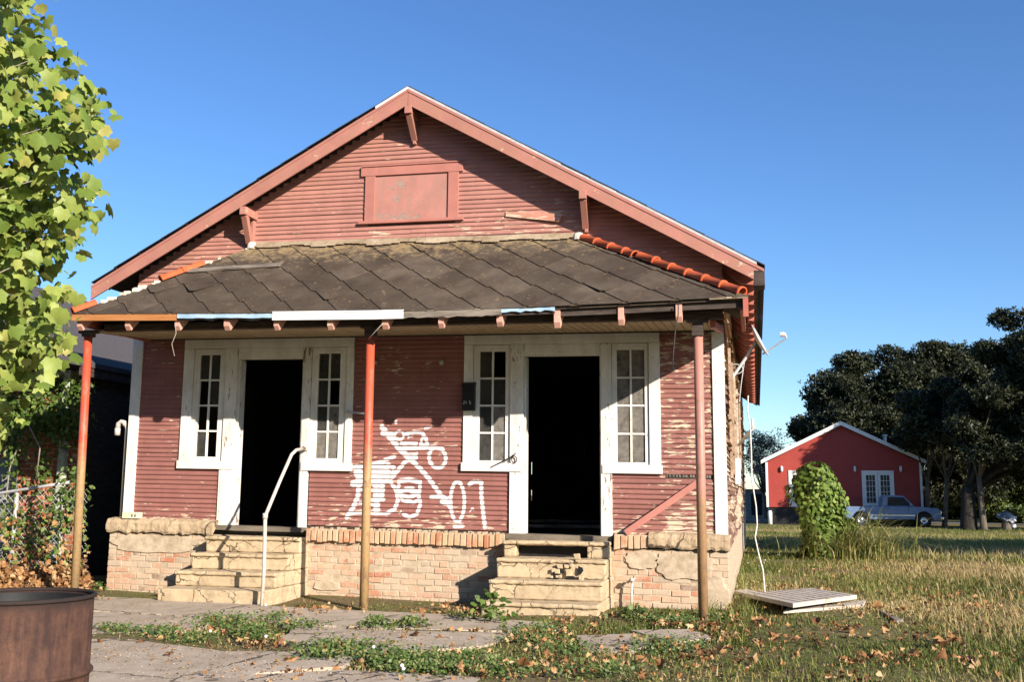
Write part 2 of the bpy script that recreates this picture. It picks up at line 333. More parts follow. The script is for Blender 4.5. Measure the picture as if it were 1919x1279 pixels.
M['bushleaf'] = leafmat('bush_leaf', [(0, (.04, .065, .014)), (.6, (.10, .14, .03)), (1, (.22, .25, .07))], .2)
M['dryleaf'] = leafmat('dry_brown_leaf', [(0, (.13, .055, .022)), (.35, (.36, .17, .06)), (.7, (.56, .31, .13)), (1, (.66, .45, .24))], .15, .7)
M['weedleaf'] = leafmat('weed_leaf', [(0, (.04, .075, .012)), (.5, (.09, .145, .03)), (.8, (.17, .22, .06)), (1, (.30, .24, .09))], .2)
M['grassblade'] = leafmat('grass_blade', [(0, (.07, .10, .018)), (.35, (.17, .20, .04)), (.6, (.32, .28, .09)), (.82, (.50, .37, .15)), (1, (.64, .48, .25))], .25, .7)
M['strawblade'] = leafmat('straw_blade', [(0, (.30, .20, .08)), (.5, (.42, .30, .13)), (1, (.58, .44, .24))], .25, .7)
M['cane'] = leafmat('tall_grass_blade', [(0, (.10, .14, .025)), (.45, (.28, .28, .07)), (1, (.60, .50, .20))], .25, .6)
M['bark'] = simple('grey_bark', (.05, .04, .03), (.17, .14, .10), 4, .95, .8, .03, (3, 3, .6))
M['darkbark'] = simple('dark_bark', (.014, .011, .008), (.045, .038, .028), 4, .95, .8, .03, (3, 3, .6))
M['twig'] = simple('pale_twig', (.22, .18, .14), (.38, .32, .25), 9, .8)
def groundmat():
    g = G('soil_and_thatch'); n = g.noise(1.2, 6, .65); f = g.noise(25, 5, .7); q = g.noise(.35, 4, .6)
    c = g.ramp(f, [(.3, (.07, .05, .028)), (.5, (.17, .125, .065)), (.7, (.30, .23, .13))])
    c = g.mix(g.ramp(n, [(.42, 0), (.58, .85)]), c, g.ramp(f, [(.3, (.06, .07, .018)), (.7, (.20, .20, .06))]))
    c = g.mix(g.ramp(q, [(.5, 0), (.7, .5)]), c, (.30, .23, .11))
    return g.out(c, .95, g.bump(g.math('ADD', f, n), .8, .02), .1)
M['ground'] = groundmat()
M['asphalt'] = simple('old_asphalt', (.10, .10, .10), (.17, .165, .16), 20, .9)
M['barn'] = None
def lapmat(name, col, step, dark=.55):
    g = G(name); x, y, z = g.sep(); w = g.math('FRACT', g.math('MULTIPLY', z, 1/step)); k = g.ramp(w, [(0, 1), (.10, 0), (1, 0)])
    n = g.noise(2, 4); c = g.mix(g.ramp(n, [(.3, 0), (.7, 1)]), tuple(v*.88 for v in col), col); h = g.ramp(w, [(0, 1), (1, 0)])
    return g.out(g.mix(g.math('MULTIPLY', k, .6), c, tuple(v*dark for v in col)), .6, g.bump(h, .8, .015))
M['barn'] = lapmat('bright_red_siding', (.36, .05, .035), .13)
M['cwhite'] = simple('cottage_white_paint', (.72, .70, .64), (.80, .78, .72), 3, .5, .05)
M['cglass'] = simple('cottage_dark_glass', (.008, .009, .012), (.015, .016, .02), 3, .25, .02, spec=.3)
M['sidewall'] = None
def sidemat():
    g = G('ragged_wall_boards'); t = g.attr('tint'); c = g.ramp(t, [(0, (.13, .06, .045)), (.35, (.26, .15, .10)), (.6, (.40, .27, .18)), (.85, (.55, .42, .30)), (1, (.66, .56, .44))])
    n = g.noise(6, 6, .7, g.map((1, .5, 3))); c = g.mix(g.ramp(n, [(.4, .0), (.7, .7)]), c, (.12, .075, .05))
    return g.out(c, .9, g.bump(n, .6, .01), .1)
M['sidewall'] = sidemat()
M['truck'] = simple('faded_blue_paint', (.12, .18, .30), (.16, .23, .36), 3, .35, .02, spec=.4)
M['chrome'] = simple('chrome', (.6, .6, .62), (.7, .7, .72), 4, .2, .02, metal=.9)
M['tyre'] = simple('tyre_rubber', (.015, .015, .015), (.03, .03, .03), 20, .9)
M['dish'] = simple('dish_grey_paint', (.42, .42, .42), (.55, .55, .54), 6, .5, .05)
M['cloth'] = simple('white_cloth', (.55, .56, .60), (.75, .75, .78), 4, .9, .4, .02)
M['gcloth'] = simple('blue_grey_cloth', (.10, .11, .15), (.22, .24, .30), 4, .9, .4, .02)
M['galv'] = simple('galvanised_wire', (.40, .38, .36), (.60, .58, .55), 20, .5, .1, metal=.3)
M['greypanel'] = simple('grey_door_panel', (.20, .21, .20), (.28, .29, .28), 3, .7)
M['greenpipe'] = painted('pale_green_paint', (.50, .52, .42), (.35, .27, .2), .15, (1, 1, .5), 14)
M['boardpile'] = painted('pile_white_paint', (.55, .48, .39), (.42, .30, .20), .12, (1, .25, 1), 12, dirt=(.38, .28, .2), dthr=.3)
M['cable'] = simple('white_cable', (.62, .58, .50), (.74, .70, .62), 9, .6)
M['darkcable'] = simple('dark_cable', (.03, .03, .03), (.06, .05, .05), 9, .6)
M['greenbox'] = simple('pale_cream_block', (.62, .55, .36), (.72, .66, .46), 9, .8)
M['flower'] = simple('white_petals', (.75, .75, .75), (.85, .83, .85), 9, .6)

# ================================================================== THE SETTING
def ground():
    xs = np.unique(np.concatenate([np.linspace(-400, -20, 20), np.linspace(-20, 25, 226), np.linspace(25, 400, 20)]))
    ys = np.unique(np.concatenate([np.linspace(-40, -12, 12), np.linspace(-12, 20, 161), np.linspace(20, 80, 61), np.linspace(80, 900, 30)]))
    Xg, Yg = np.meshgrid(xs, ys, indexing='ij')
    Z = gz(Xg, Yg)-.02
    Z += (.015*np.sin(Xg*2.1+1.3*np.sin(Yg*1.7))+.012*np.sin(Yg*3.1+Xg))*(np.abs(Xg) < 60)
    V = np.stack([Xg, Yg, Z], -1).reshape(-1, 3); ny = len(ys)
    i, j = np.meshgrid(np.arange(len(xs)-1), np.arange(ny-1), indexing='ij'); a = (i*ny+j).ravel()
    o = mesh_np('ground', V, np.stack([a, a+ny, a+ny+1, a+1], 1), M['ground'], smooth=True, origin=(0, 0, 0)); tag(o, kind='structure')
ground()
road = MB()
for seg in range(24):
    xa = -60+seg*10; road.add([(xa, 63, -.60), (xa+10, 63, -.60), (xa+10, 69, -.60), (xa, 69, -.60)], [(0, 1, 2, 3)])
tag(road.build('road', M['asphalt'], origin=(0, 66, -.45)), kind='structure')
unseen_street = MB()  # unseen street sheet added dark to cut bounce light under the porch
for seg in range(20):
    xa = -60+seg*6; unseen_street.add([(xa, -22, .03), (xa+6, -22, .03), (xa+6, -8.2, .03), (xa, -8.2, .03)], [(0, 1, 2, 3)])
tag(unseen_street.build('street', simple('unseen_street_asphalt', (.035, .035, .035), (.06, .058, .055), 20, .95), origin=(0, -14, .03)), kind='structure')
# broken paving: slabs as pixel-read outlines laid on the ground
SLABS = []
def slab(pts, z=.0, name='paving_slab'):
    mb = MB(); P = [GP(px, py, z) for px, py in pts]; Q = []
    n = len(P)
    for i in range(n):      # ragged outline
        a, b = P[i], P[(i+1) % n]; L = np.linalg.norm(b-a); k = max(1, int(L/.12))
        nrm = np.array([-(b-a)[1], (b-a)[0], 0])/max(L, 1e-6)
        for j in range(k):
            Q.append(a+(b-a)*j/k+nrm*(random.uniform(-.018, .018) if j else 0))
    SLABS.append(np.array([q[:2] for q in Q]))
    mb.prism([(q[0], q[1], z-.10) for q in Q], (0, 0, .10))
    return tag(mb.build(name, M['slab'], origin=(P[0][0], P[0][1], 0)), kind='structure')
slab([(150, 1118), (320, 1124), (560, 1140), (830, 1152), (920, 1160), (1010, 1166), (1060, 1178), (1000, 1184), (700, 1178), (560, 1170), (400, 1158), (150, 1143)], .012)
slab([(150, 1146), (400, 1161), (395, 1172), (330, 1184), (150, 1190)], .004)
slab([(560, 1173), (700, 1181), (985, 1188), (900, 1212), (760, 1222), (600, 1214), (520, 1200)], .006)
slab([(60, 1196), (250, 1200), (420, 1222), (560, 1222), (680, 1232), (640, 1250), (480, 1262), (400, 1310), (60, 1340)], .006)
slab([(440, 1268), (640, 1256), (760, 1262), (830, 1300), (900, 1380), (380, 1380)], .003)
slab([(1080, 1192), (1190, 1188), (1240, 1200), (1180, 1222), (1090, 1216)], .004)
slab([(1180, 1182), (1290, 1180), (1340, 1196), (1260, 1204)], .004)
slab([(640, 1268), (760, 1262), (900, 1272), (860, 1330), (700, 1330)], .009)

# ================================================================== THE ABANDONED HOUSE
H = empty('abandoned_house', (HX, 0, 0), 'abandoned red clapboard house with sagging porch roof and two open doorways', 'house')
XL, XR = -7.76, -.31
RG = U(765, 168, -.30); ER = U(1432, 505, -.30); ELf = U(172, 537, -.30)
slR = (RG[2]-ER[2])/(ER[0]-RG[0]); slL = (RG[2]-ELf[2])/(RG[0]-ELf[0])
def rtop(x): return RG[2]-(slR*(x-RG[0]) if x > RG[0] else slL*(RG[0]-x))   # underside of the roof deck
DEP = 17.5
# openings in wall coordinates (x0,x1,v0,v1)
OP = [(-7.02, -4.72, 1.395, 3.04), (-6.455, -5.255, .70, 1.395), (-3.325, -1.025, 1.42, 3.04), (-2.77, -1.575, .70, 1.42)]
# --- graffiti strokes (photo zoom coordinates -> wall plane)
def gpt(zx, zy):
    q = U(600+zx/4.736, 740+zy/4.736, -.01); return q[0], q[2]
STR = []
def stroke(w, *pts):
    P = [gpt(*p) for p in pts]
    for a, b in zip(P[:-1], P[1:]): STR.append((a[0], a[1], b[0], b[1], w/4.736/165/2*.95))
def ell(cx, cy, rx, ry, w, a0=0, a1=360, rot=0):
    n = 18; pts = []
    for i in range(n+1):
        t = math.radians(a0+(a1-a0)*i/n); x, y = rx*math.cos(t), ry*math.sin(t); r = math.radians(rot)
        pts.append((cx+x*math.cos(r)-y*math.sin(r), cy+x*math.sin(r)+y*math.cos(r)))
    stroke(w, *pts)
stroke(52, (548, 285), (610, 370), (700, 480), (800, 575)); stroke(44, (800, 575), (880, 650), (960, 740), (1060, 880), (1130, 960), (1160, 1010))
stroke(40, (640, 735), (700, 660), (760, 590), (850, 560)); stroke(40, (760, 590), (840, 545))
ell(702, 362, 40, 38, 24); stroke(60, (560, 340), (640, 360))
stroke(34, (760, 350), (830, 330), (900, 335), (940, 390), (950, 450)); stroke(26, (905, 390), (890, 440), (930, 450))
stroke(40, (725, 430), (800, 425), (850, 430)); stroke(44, (740, 475), (900, 470), (1020, 465), (1080, 480)); stroke(22, (780, 380), (820, 370)); stroke(24, (780, 530), (860, 525))
ell(1040, 560, 74, 92, 36, rot=-12)
stroke(44, (300, 650), (380, 635), (470, 620), (560, 600)); stroke(32, (540, 590), (600, 570), (660, 552)); stroke(60, (320, 700), (450, 700), (600, 690)); stroke(50, (470, 640), (600, 640)); stroke(44, (600, 620), (650, 650))
stroke(40, (330, 740), (520, 730), (640, 700)); stroke(36, (350, 840), (470, 850), (560, 840)); stroke(34, (350, 960), (500, 980)); stroke(46, (345, 660), (340, 800), (335, 900), (295, 1000), (235, 1090)); stroke(40, (255, 1055), (380, 1042), (470, 1050)); stroke(60, (290, 790), (450, 780), (600, 760))
stroke(70, (490, 720), (500, 860), (500, 1040)); stroke(46, (420, 700), (425, 900)); stroke(54, (550, 760), (545, 900)); stroke(40, (450, 930), (560, 930))
stroke(38, (540, 750), (620, 770), (675, 850), (690, 940), (660, 1020), (590, 1055), (470, 1050))
stroke(46, (700, 765), (790, 755), (880, 775)); stroke(36, (700, 780), (690, 850), (790, 850), (870, 890), (890, 970), (860, 1060), (790, 1095), (740, 1060)); stroke(34, (888, 780), (880, 870)); stroke(30, (700, 860), (730, 940), (830, 960), (880, 930)); ell(790, 870, 70, 40, 30)
stroke(36, (985, 912), (1060, 912), (1130, 925)); stroke(60, (1090, 950), (1150, 970))
ell(1218, 950, 62, 178, 34); stroke(44, (1195, 1168), (1262, 1165)); stroke(38, (1325, 800), (1360, 772), (1430, 775), (1430, 900), (1448, 1060), (1462, 1180))
ell(672, 245, 8, 8, 20); stroke(24, (930, 300), (985, 285)); stroke(14, (700, 1055), (720, 1035)); stroke(16, (1330, 1035), (1350, 1010), (1365, 1025))
SA = np.array(STR)
def graf(x, z):
    x = np.asarray(x)[:, None]; z = np.asarray(z)[:, None]
    ax, az, bx, bz, r = SA.T; dx, dz = bx-ax, bz-az; L = dx*dx+dz*dz+1e-9
    t = np.clip(((x-ax)*dx+(z-az)*dz)/L, 0, 1); d = np.hypot(x-ax-t*dx, z-az-t*dz)/r
    return np.clip(1.5-d, 0, 1).max(1)
def clap(name, v0, v1, exp, x_of, openings, mat, skips=(), fine=None):
    """lapped boards: each course a tilted face with a lip underneath"""
    V, Fc, T, Gf = [], [], [], []
    nc = int(round((v1-v0)/exp)); nv = 0
    for c in range(nc):
        a, b = v0+c*exp, v0+(c+1)*exp; xa, xb = x_of((a+b)/2, b)
        if xb-xa < .04: continue
        segs = [(xa, xb)]
        for (ox0, ox1, ov0, ov1) in list(openings)+list(skips):
            if (a+b)/2 > ov0 and (a+b)/2 < ov1:
                ns = []
                for s0, s1 in segs:
                    if ox1 <= s0 or ox0 >= s1: ns.append((s0, s1)); continue
                    if ox0 > s0: ns.append((s0, ox0))
                    if ox1 < s1: ns.append((ox1, s1))
                segs = ns
        full = []
        for s0, s1 in segs:      # butt joints
            x = s0
            while s1-x > 3.2:
                q = x+random.uniform(1.4, 3.0); full.append((x, q-.0015)); x = q+.0015
            full.append((x, s1))
        for s0, s1 in full:
            if s1-s0 < .01: continue
            t = random.random()**2*.8; dy = random.uniform(-.002, .0035); dz = random.uniform(-.0025, .0025); bow = random.uniform(-.004, .004)
            st = .2
            if fine and s1 > fine[0] and s0 < fine[1] and a < fine[3] and b > fine[2]: st = .011
            n = max(1, int((s1-s0)/st)); X = np.linspace(s0, s1, n+1)
            rows = [(-.0, 0.0, 0), (-.0125, 0.0, 0), (-.0105, .34, 1), (-.007, .68, 1), (-.003, 1.06, 1)]
            arr = []
            for (yy, h, _) in rows:
                vv = a+dz+h*exp+bow*np.sin((X-s0)/(s1-s0)*math.pi)*1.0
                arr.append(np.stack([X, np.full_like(X, yy+dy*(h < 1)), sh(X, vv)], 1))
            A = np.concatenate(arr); V.append(A); T.append(np.full(len(A), t))
            gq = graf(A[:, 0], A[:, 2]) if st < .1 else np.zeros(len(A)); gq = gq*np.repeat([0, .35, 1, 1, 1], n+1); Gf.append(gq)
            m = n+1
            for r in range(4):
                i = nv+r*m+np.arange(n); Fc.append(np.stack([i, i+1, i+m+1, i+m], 1))
            nv += len(A)
    return mesh_np(name, np.concatenate(V), np.concatenate(Fc), mat, H, {'tint': np.concatenate(T), 'graf': np.concatenate(Gf)})
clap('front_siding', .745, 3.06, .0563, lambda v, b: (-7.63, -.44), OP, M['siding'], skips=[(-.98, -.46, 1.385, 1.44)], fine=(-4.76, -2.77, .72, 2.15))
def gx(v, b):
    l = XL; r = XR
    while rtop(l) < sh(l, b)+.03 and l < RG[0]: l += .02
    while rtop(r) < sh(r, b)+.03 and r > RG[0]: r -= .02
    return l, r
VG = (-4.705, -3.37, 4.43, 5.16)
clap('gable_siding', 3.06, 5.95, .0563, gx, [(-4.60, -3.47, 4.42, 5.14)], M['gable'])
# solid wall behind the boards (with openings), roof deck, side and rear walls, floor
mb = MB()
T0, T1 = .004, .10
def wallbox(x0, x1, v0, v1): mb.box(x0, x1, T0, T1, v0, v1, True)
wallbox(XL+.02, -7.02, .70, 3.05); wallbox(-7.02, -6.455, .70, 1.395); wallbox(-5.255, -4.72, .70, 1.395); wallbox(-4.72, -3.325, .70, 3.05)
wallbox(-3.325, -2.77, .70, 1.42); wallbox(-1.575, -1.025, .70, 1.42); wallbox(-1.025, XR-.02, .70, 3.05)
P = [(XL+.02, T0, sh(XL, 3.05)), (XR-.02, T0, sh(XR, 3.05)), (XR-.02, T0, rtop(XR)-.03), (RG[0], T0, RG[2]-.03), (XL+.02, T0, rtop(XL)-.03)]
mb.prism(P, (0, T1-T0, 0)); mb.build('wall_frame', M['darkwood'], H)
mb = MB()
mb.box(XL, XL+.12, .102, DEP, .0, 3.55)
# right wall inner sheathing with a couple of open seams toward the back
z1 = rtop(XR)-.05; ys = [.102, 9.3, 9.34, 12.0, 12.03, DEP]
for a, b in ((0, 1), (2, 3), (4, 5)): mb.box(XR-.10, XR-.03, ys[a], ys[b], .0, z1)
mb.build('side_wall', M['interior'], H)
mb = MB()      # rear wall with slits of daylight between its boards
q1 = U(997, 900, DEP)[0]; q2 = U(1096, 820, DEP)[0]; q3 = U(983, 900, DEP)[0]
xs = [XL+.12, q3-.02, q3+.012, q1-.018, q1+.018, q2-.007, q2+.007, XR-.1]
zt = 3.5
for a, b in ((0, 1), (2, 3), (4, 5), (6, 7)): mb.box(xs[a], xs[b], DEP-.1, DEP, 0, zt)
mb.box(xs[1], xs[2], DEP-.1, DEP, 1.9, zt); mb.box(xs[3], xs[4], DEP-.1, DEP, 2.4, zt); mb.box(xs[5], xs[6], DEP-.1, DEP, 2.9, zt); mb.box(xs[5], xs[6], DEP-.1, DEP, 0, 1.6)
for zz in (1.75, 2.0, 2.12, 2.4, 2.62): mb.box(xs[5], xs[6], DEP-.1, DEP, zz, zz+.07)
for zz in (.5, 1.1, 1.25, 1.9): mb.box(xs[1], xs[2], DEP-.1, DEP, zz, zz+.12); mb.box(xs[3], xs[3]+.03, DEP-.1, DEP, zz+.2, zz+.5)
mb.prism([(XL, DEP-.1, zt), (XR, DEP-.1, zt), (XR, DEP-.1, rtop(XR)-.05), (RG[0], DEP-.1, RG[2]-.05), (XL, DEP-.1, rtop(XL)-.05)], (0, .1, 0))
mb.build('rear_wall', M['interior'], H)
mb = MB(); mb.box(XL+.12, XR-.1, .10, DEP-.1, .55, .71); mb.box(-2.78, -1.57, -.10, .10, .66, .722, True); mb.box(-6.46, -5.25, -.10, .10, .66, .716, True)
mb.build('floor_boards', M['floorwood'], H)
mb = MB(); mb.box(XL+.12, XR-.1, .10, DEP-.1, 3.2, 3.24)
mb.box(-4.12, -4.02, .10, 6.2, .72, 3.2)
for yy in (4.5, 9.0):       # room partitions: studs with a wide doorway in line with the front doors
    for x in np.arange(-7.5, -.5, .42):
        if (-3.9 < x < -2.2 and yy < 5) or (-5.1 < x < -2.7 and yy > 5): continue
        mb.box(x, x+.05, yy, yy+.1, .72, 3.2)
mb.box(-2.2, XR-.1, 4.6, 4.62, .72, 3.2); mb.box(-7.6, -4.1, 4.6, 4.62, .72, 3.2)
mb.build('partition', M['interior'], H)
mb = MB()      # scraps of lumber across the right doorway floor
for yy, z_ in ((1.4, .79), (2.6, .82), (3.6, .80)): mb.beam((-3.2, yy, z_), (-1.2, yy+.3, z_), .05, .04)
mb.build('fallen_lumber', M['greyfascia'], H)
# right side wall outside: ragged, peeling boards
mb = MB()
y = .0
for c in range(58):
    v = .62+c*.053; y = 0.02
    if v > rtop(XR)-.1: break
    while y < DEP:
        L = random.uniform(.35, 1.6) if y < 6 else random.uniform(1, 3); e = min(y+L, DEP); mb.cur = random.random(); o = random.uniform(0, .016)+(random.random() < .10)*random.uniform(.01, .04)
        dz = random.uniform(-.008, .008)*(1+2*(random.random() < .08))
        mb.hexa([(XR-.03, y, v), (XR+.006+o, y, v+dz), (XR+.006+o, e-.008, v-dz), (XR-.03, e-.008, v), (XR-.03, y, v+.055), (XR-.012+o*.6, y, v+.055+dz), (XR-.012+o*.6, e-.008, v+.055-dz), (XR-.03, e-.008, v+.055)])
        y = e
for yy in (1.2, 2.6, 4.1, 6.2, 9):       # battens and conduit over the boards
    mb.cur = random.uniform(.5, 1); mb.box(XR+.012, XR+.045, yy, yy+.07, 1.3+random.random()*.4, 3.0)
for yy, zz in ((3.3, .78), (5.2, 1.0)):      # loose diamond scraps
    mb.cur = .8; mb.add([(XR+.03, yy, zz), (XR+.10, yy+.16, zz+.15), (XR+.05, yy+.02, zz+.34), (XR+.0, yy-.15, zz+.17)], [(0, 1, 2, 3)])
mb.build('side_siding', M['sidewall'], H)
mb = MB(); mb.box(XR+.02, XR+.10, 3.3, 3.55, 1.35, 1.72); mb.build('meter_box', M['white'], H, bevel=.01)
for i in range(14):      # exposed lath strips behind the missing board
    mb = MB()
    x = -.97+i*.036+random.uniform(-.008, .008); mb.box(x, x+.022, -.006, .002, 1.388, 1.438, True); mb.build('lath', M['greyfascia'], H)
# corner boards
mb = MB(); mb.box(-7.765, -7.625, -.028, .09, .77, 3.04, True); mb.build('corner_board', M['white'], H, bevel=.003)
mb = MB(); mb.box(-.445, -.312, -.028, .0, .755, 3.1, True); mb.box(-.340, -.312, .001, .12, .755, 3.1, True); mb.build('corner_board', M['white'], H, bevel=.003)
# --- foundation: real bricks with jitter on a mortar core
FY = -.13
def bricks(name, x0, x1, z0, z1, yf, mat, bw=.195, bh=.058, gap=.012, parent=H, holes=(), side=None, skip=.0, ccw=0):
    mb = MB(); r = 0; z = z0
    while z+bh < z1+.03:
        x = x0-(r % 2)*(bw/2)
        while x < x1:
            w = bw if r % 6 else bw*.52; a, b = max(x, x0), min(x+w, x1)
            if b-a > .03 and random.random() > skip and not any(h[0] < (a+b)/2 < h[1] and h[2] < z+bh/2 < h[3] for h in holes):
                mb.cur = .02+.98*random.random(); j = random.uniform(-.004, .005); t = random.uniform(-.006, .006)
                y1 = yf+.05; P = []
                for (px, py, pz) in ((a, yf+j, z), (b, yf+j, z), (b, y1, z), (a, y1, z), (a, yf+j, z+bh), (b, yf+j, z+bh), (b, y1, z+bh), (a, y1, z+bh)):
                    P.append((px, py+(random.uniform(-.003, .003) if py < y1 else 0), sh(px, pz+t+random.uniform(-.004, .004))))
                mb.hexa(P)
            x += w+gap
        z += bh+gap; r += 1
    return mb.build(name, mat, parent, bevel=.006)
bricks('foundation_brick', XL-.10, XR-.0, -.10, .56, FY, M['brick'], skip=.01)
mb = MB(); mb.box(XL-.094, XR-.006, FY+.006, .10, -.25, .60, True)
nx = 90      # smeared mortar skin over the core, uneven depth
mb.build('foundation_core', M['mortar'], H)
mb = MB(); mb.box(XR-.05, XR-.0, -.06, DEP, -.2, .615); mb.build('side_foundation', M['mortar'], H)
# rendered patches hiding bricks (old stucco parging)
def patch(x0, x1, z0, z1, y, seed, mat=M['mortar'], th=.018):
    rr = random.Random(seed); n = 26; pts = []
    for i in range(n):
        t = 2*math.pi*i/n; c, s = math.cos(t), math.sin(t); k = 1/max(abs(c), abs(s)); r = .5*(.80+.2*k*.9)*(1+rr.uniform(-.12, .12))
        pts.append(((x0+x1)/2+(x1-x0)*r*c, y, (z0+z1)/2+(z1-z0)*r*s))
    m = MB(); m.prism([(p[0], y-th+.0, sh(p[0], min(max(p[2], -.2), .57))) for p in pts], (0, th+.02, 0)); return m
for i, (a, b, c, d) in enumerate([(-7.82, -6.62, .36, .60), (-1.10, -.46, .28, .60), (-.62, -.32, -.05, .34), (-1.42, -1.05, .38, .58), (-5.1, -4.75, .0, .12)]):
    patch(a, b, c, d, FY+.003, i).build('parging', M['mortar'], H, bevel=.006)
# copings
def coping(x0, x1, v0, v1, seed):
    rr = random.Random(seed); mb = MB(); n = int((x1-x0)/.05); prev = None; prof = []
    for i in range(n+1):
        x = x0+(x1-x0)*i/n; lo = v0+rr.uniform(-.012, .012)-(.02 if rr.random() < .1 else 0); hi = v1+rr.uniform(-.004, .004); yo = FY-.055+rr.uniform(-.006, .006)
        prof.append([(x, yo+.012, lo), (x, yo, lo+.03), (x, yo, hi-.05), (x, yo+.03, hi-.012), (x, yo+.06, hi), (x, .0, hi+.01)])
    V = [(a, b, sh(a, c)) for p in prof for a, b, c in p]; F_ = [(i*6+k, (i+1)*6+k, (i+1)*6+k+1, i*6+k+1) for i in range(n) for k in range(5)]
    F_ += [tuple(range(5, -1, -1)), tuple(n*6+k for k in range(6))]; V2 = len(V)
    V += [(p[0][0], 0, sh(p[0][0], p[0][2])) for p in prof]; F_ += [(V2+i, V2+i+1, (i+1)*6, i*6) for i in range(n)]
    mb.add(V, F_); o = mb.build('coping', M['coping'], H, smooth=False); rough_up(o, 2, .02, .06); return o
coping(XL-.12, -6.42, .605, .765, 3); coping(-1.16, XR+.02, .615, .775, 5)
def rowlock(name, x0, x1, v0, v1):
    mb = MB(); x = x0
    while x < x1-.03:
        w = random.uniform(.052, .068); mb.cur = .02+.95*random.random(); yo = FY-.045+random.uniform(-.012, .008); d0 = random.uniform(-.012, .01)
        P = []
        for (px, py, pz) in ((x, yo, v0+d0), (x+w, yo, v0+d0), (x+w, .0, v0+d0), (x, .0, v0+d0), (x, yo+.008, v1-.01), (x+w, yo+.008, v1-.01), (x+w, .0, v1), (x, .0, v1)):
            P.append((px+random.uniform(-.003, .003), py+random.uniform(-.003, .003), sh(px, pz+random.uniform(-.008, .008))))
        mb.hexa(P); x += w+.010
    o = mb.build(name, M['capbrick'], H, bevel=.008)
    m2 = MB(); m2.box(x0, x1, FY-.02, .0, v0+.01, v1-.005, True); m2.build('cap_mortar', M['mortar'], H)
rowlock('brick_cap', -5.20, -2.79, .565, .715); rowlock('brick_cap', -1.54, -1.17, .60, .755)
# crumbled mortar left along the sill
mb = MB()
for i in range(170):
    x = random.choice([random.uniform(-7.5, -6.5), random.uniform(-5.2, -2.8), random.uniform(-4.6, -3), random.uniform(-1.5, -.4)]); s = random.uniform(.006, .02)
    v = .76 if x < -6.3 or x > -1.2 else .715
    mb.box(x, x+s*1.6, -.10+random.uniform(-.03, .07), -.09+s+random.uniform(0, .04), v-.005, v+s, True)
tag(mb.build('crumbled_mortar', M['mortar'], H, bevel=.002), kind='stuff')

# --- door units: casings, sidelight windows, jambs
def doorunit(xo0, xs0, xd0, xd1, xs1, xo1, vb, legs, glassL, glassR, miss):
    """outer edges xo*, casing edges, door edges xd*, vb = bottom of side trim"""
    y0, y1 = -.032, .06
    f = MB()
    f.box(xo0, xo1, y0, y1, 2.905, 3.035, True)                       # head casing
    f.box(xo0, xs0, y0, y1, vb+.10, 2.903, True); f.box(xs1, xo1, y0, y1, vb+.10, 2.903, True)
    f.box(xo0-.015, legs[1]-.02, y0-.018, y1, vb, vb+.098, True); f.box(legs[2]+.02, xo1+.015, y0-.018, y1, vb, vb+.098, True)   # sills
    jl0, jl1 = legs[0], legs[1]; jr0, jr1 = legs[2], legs[3]
    f.box(xd0, xd1, y0+.012, y1, 2.765, 2.903, True)                  # transom board over the door
    fo = f.build('door_casing', M['white'], H, bevel=.003)
    j = MB()
    j.box(glassL[2], xd0-.001, y0-.004, .16, .70, 2.903, True); j.box(xd1+.001, glassR[0], y0-.004, .16, .70, 2.903, True)
    j.box(xd0, xd0+.018, .02, .16, .70, 2.76, True); j.box(xd1-.018, xd1, .02, .16, .70, 2.76, True)
    j.build('door_jamb', M['jamb'], fo, bevel=.003)
    for k, (g0, g1, a, b) in enumerate(((glassL[0], glassL[1], xs0, glassL[2]), (glassR[1], glassR[2], glassR[0], xs1))):
        w = MB(); vt, vB = 2.825, 1.545
        w.box(a+.004, g0, -.012, .03, vb+.101, 2.90, True); w.box(g1, b-.004, -.012, .03, vb+.101, 2.90, True)
        w.box(g0, g1, -.012, .03, vt, 2.90, True); w.box(g0, g1, -.012, .03, vb+.101, vB, True)
        mx = (g0+g1)/2; w.box(mx-.011, mx+.011, -.008, .018, vB, vt, True)
        for r in range(1, 4):
            v = vB+(vt-vB)*r/4; w.box(g0, mx-.0112, -.006, .016, v-.011, v+.011, True); w.box(mx+.0112, g1, -.006, .016, v-.011, v+.011, True)
        wo = w.build('sidelight_window', M['white'], H, bevel=.002)
        for kind, mat in ((0, 'glass_dusty'), (1, 'glass_dark')):
            gl = MB(); hit = 0
            for r in range(4):
                for c in range(2):
                    code = miss[k][r*2+c]
                    if code != kind: continue
                    v = vB+(vt-vB)*(3-r)/4; xa = g0 if c == 0 else mx; xb = mx if c == 0 else g1; hit = 1; tl = random.uniform(-.002, .002); gl = MB()
                    gl.add([(xa, .006+tl, sh(xa, v)), (xb, .006-tl, sh(xb, v)), (xb, .006+tl, sh(xb, v+(vt-vB)/4)), (xa, .006-tl, sh(xa, v+(vt-vB)/4))], [(0, 1, 2, 3)]); gl.build('pane', M[mat], wo)
            
# pane codes: 0 dusty, 1 dark, 2 missing (rows top->bottom, left/right)
doorunit(-7.02, -6.885, -6.27, -5.385, -4.81, -4.72, 1.395, (-6.455, -6.245, -5.385, -5.255), (-6.80, -6.52, -6.43), (-5.275, -5.185, -4.90), ([1, 1, 2, 1, 2, 2, 1, 2], [1, 1, 1, 2, 1, 0, 0, 0]))
doorunit(-3.325, -3.215, -2.60, -1.70, -1.15, -1.025, 1.42, (-2.77, -2.60, -1.70, -1.575), (-3.135, -2.822, -2.76), (-1.575, -1.515, -1.20), ([1, 2, 1, 1, 1, 0, 1, 0], [0, 0, 0, 0, 0, 0, 0, 0]))
mb = MB(); mb.box(-6.455, -6.43, -.030, .1, .68, 1.394, True); mb.build('door_leg', M['white'], H)
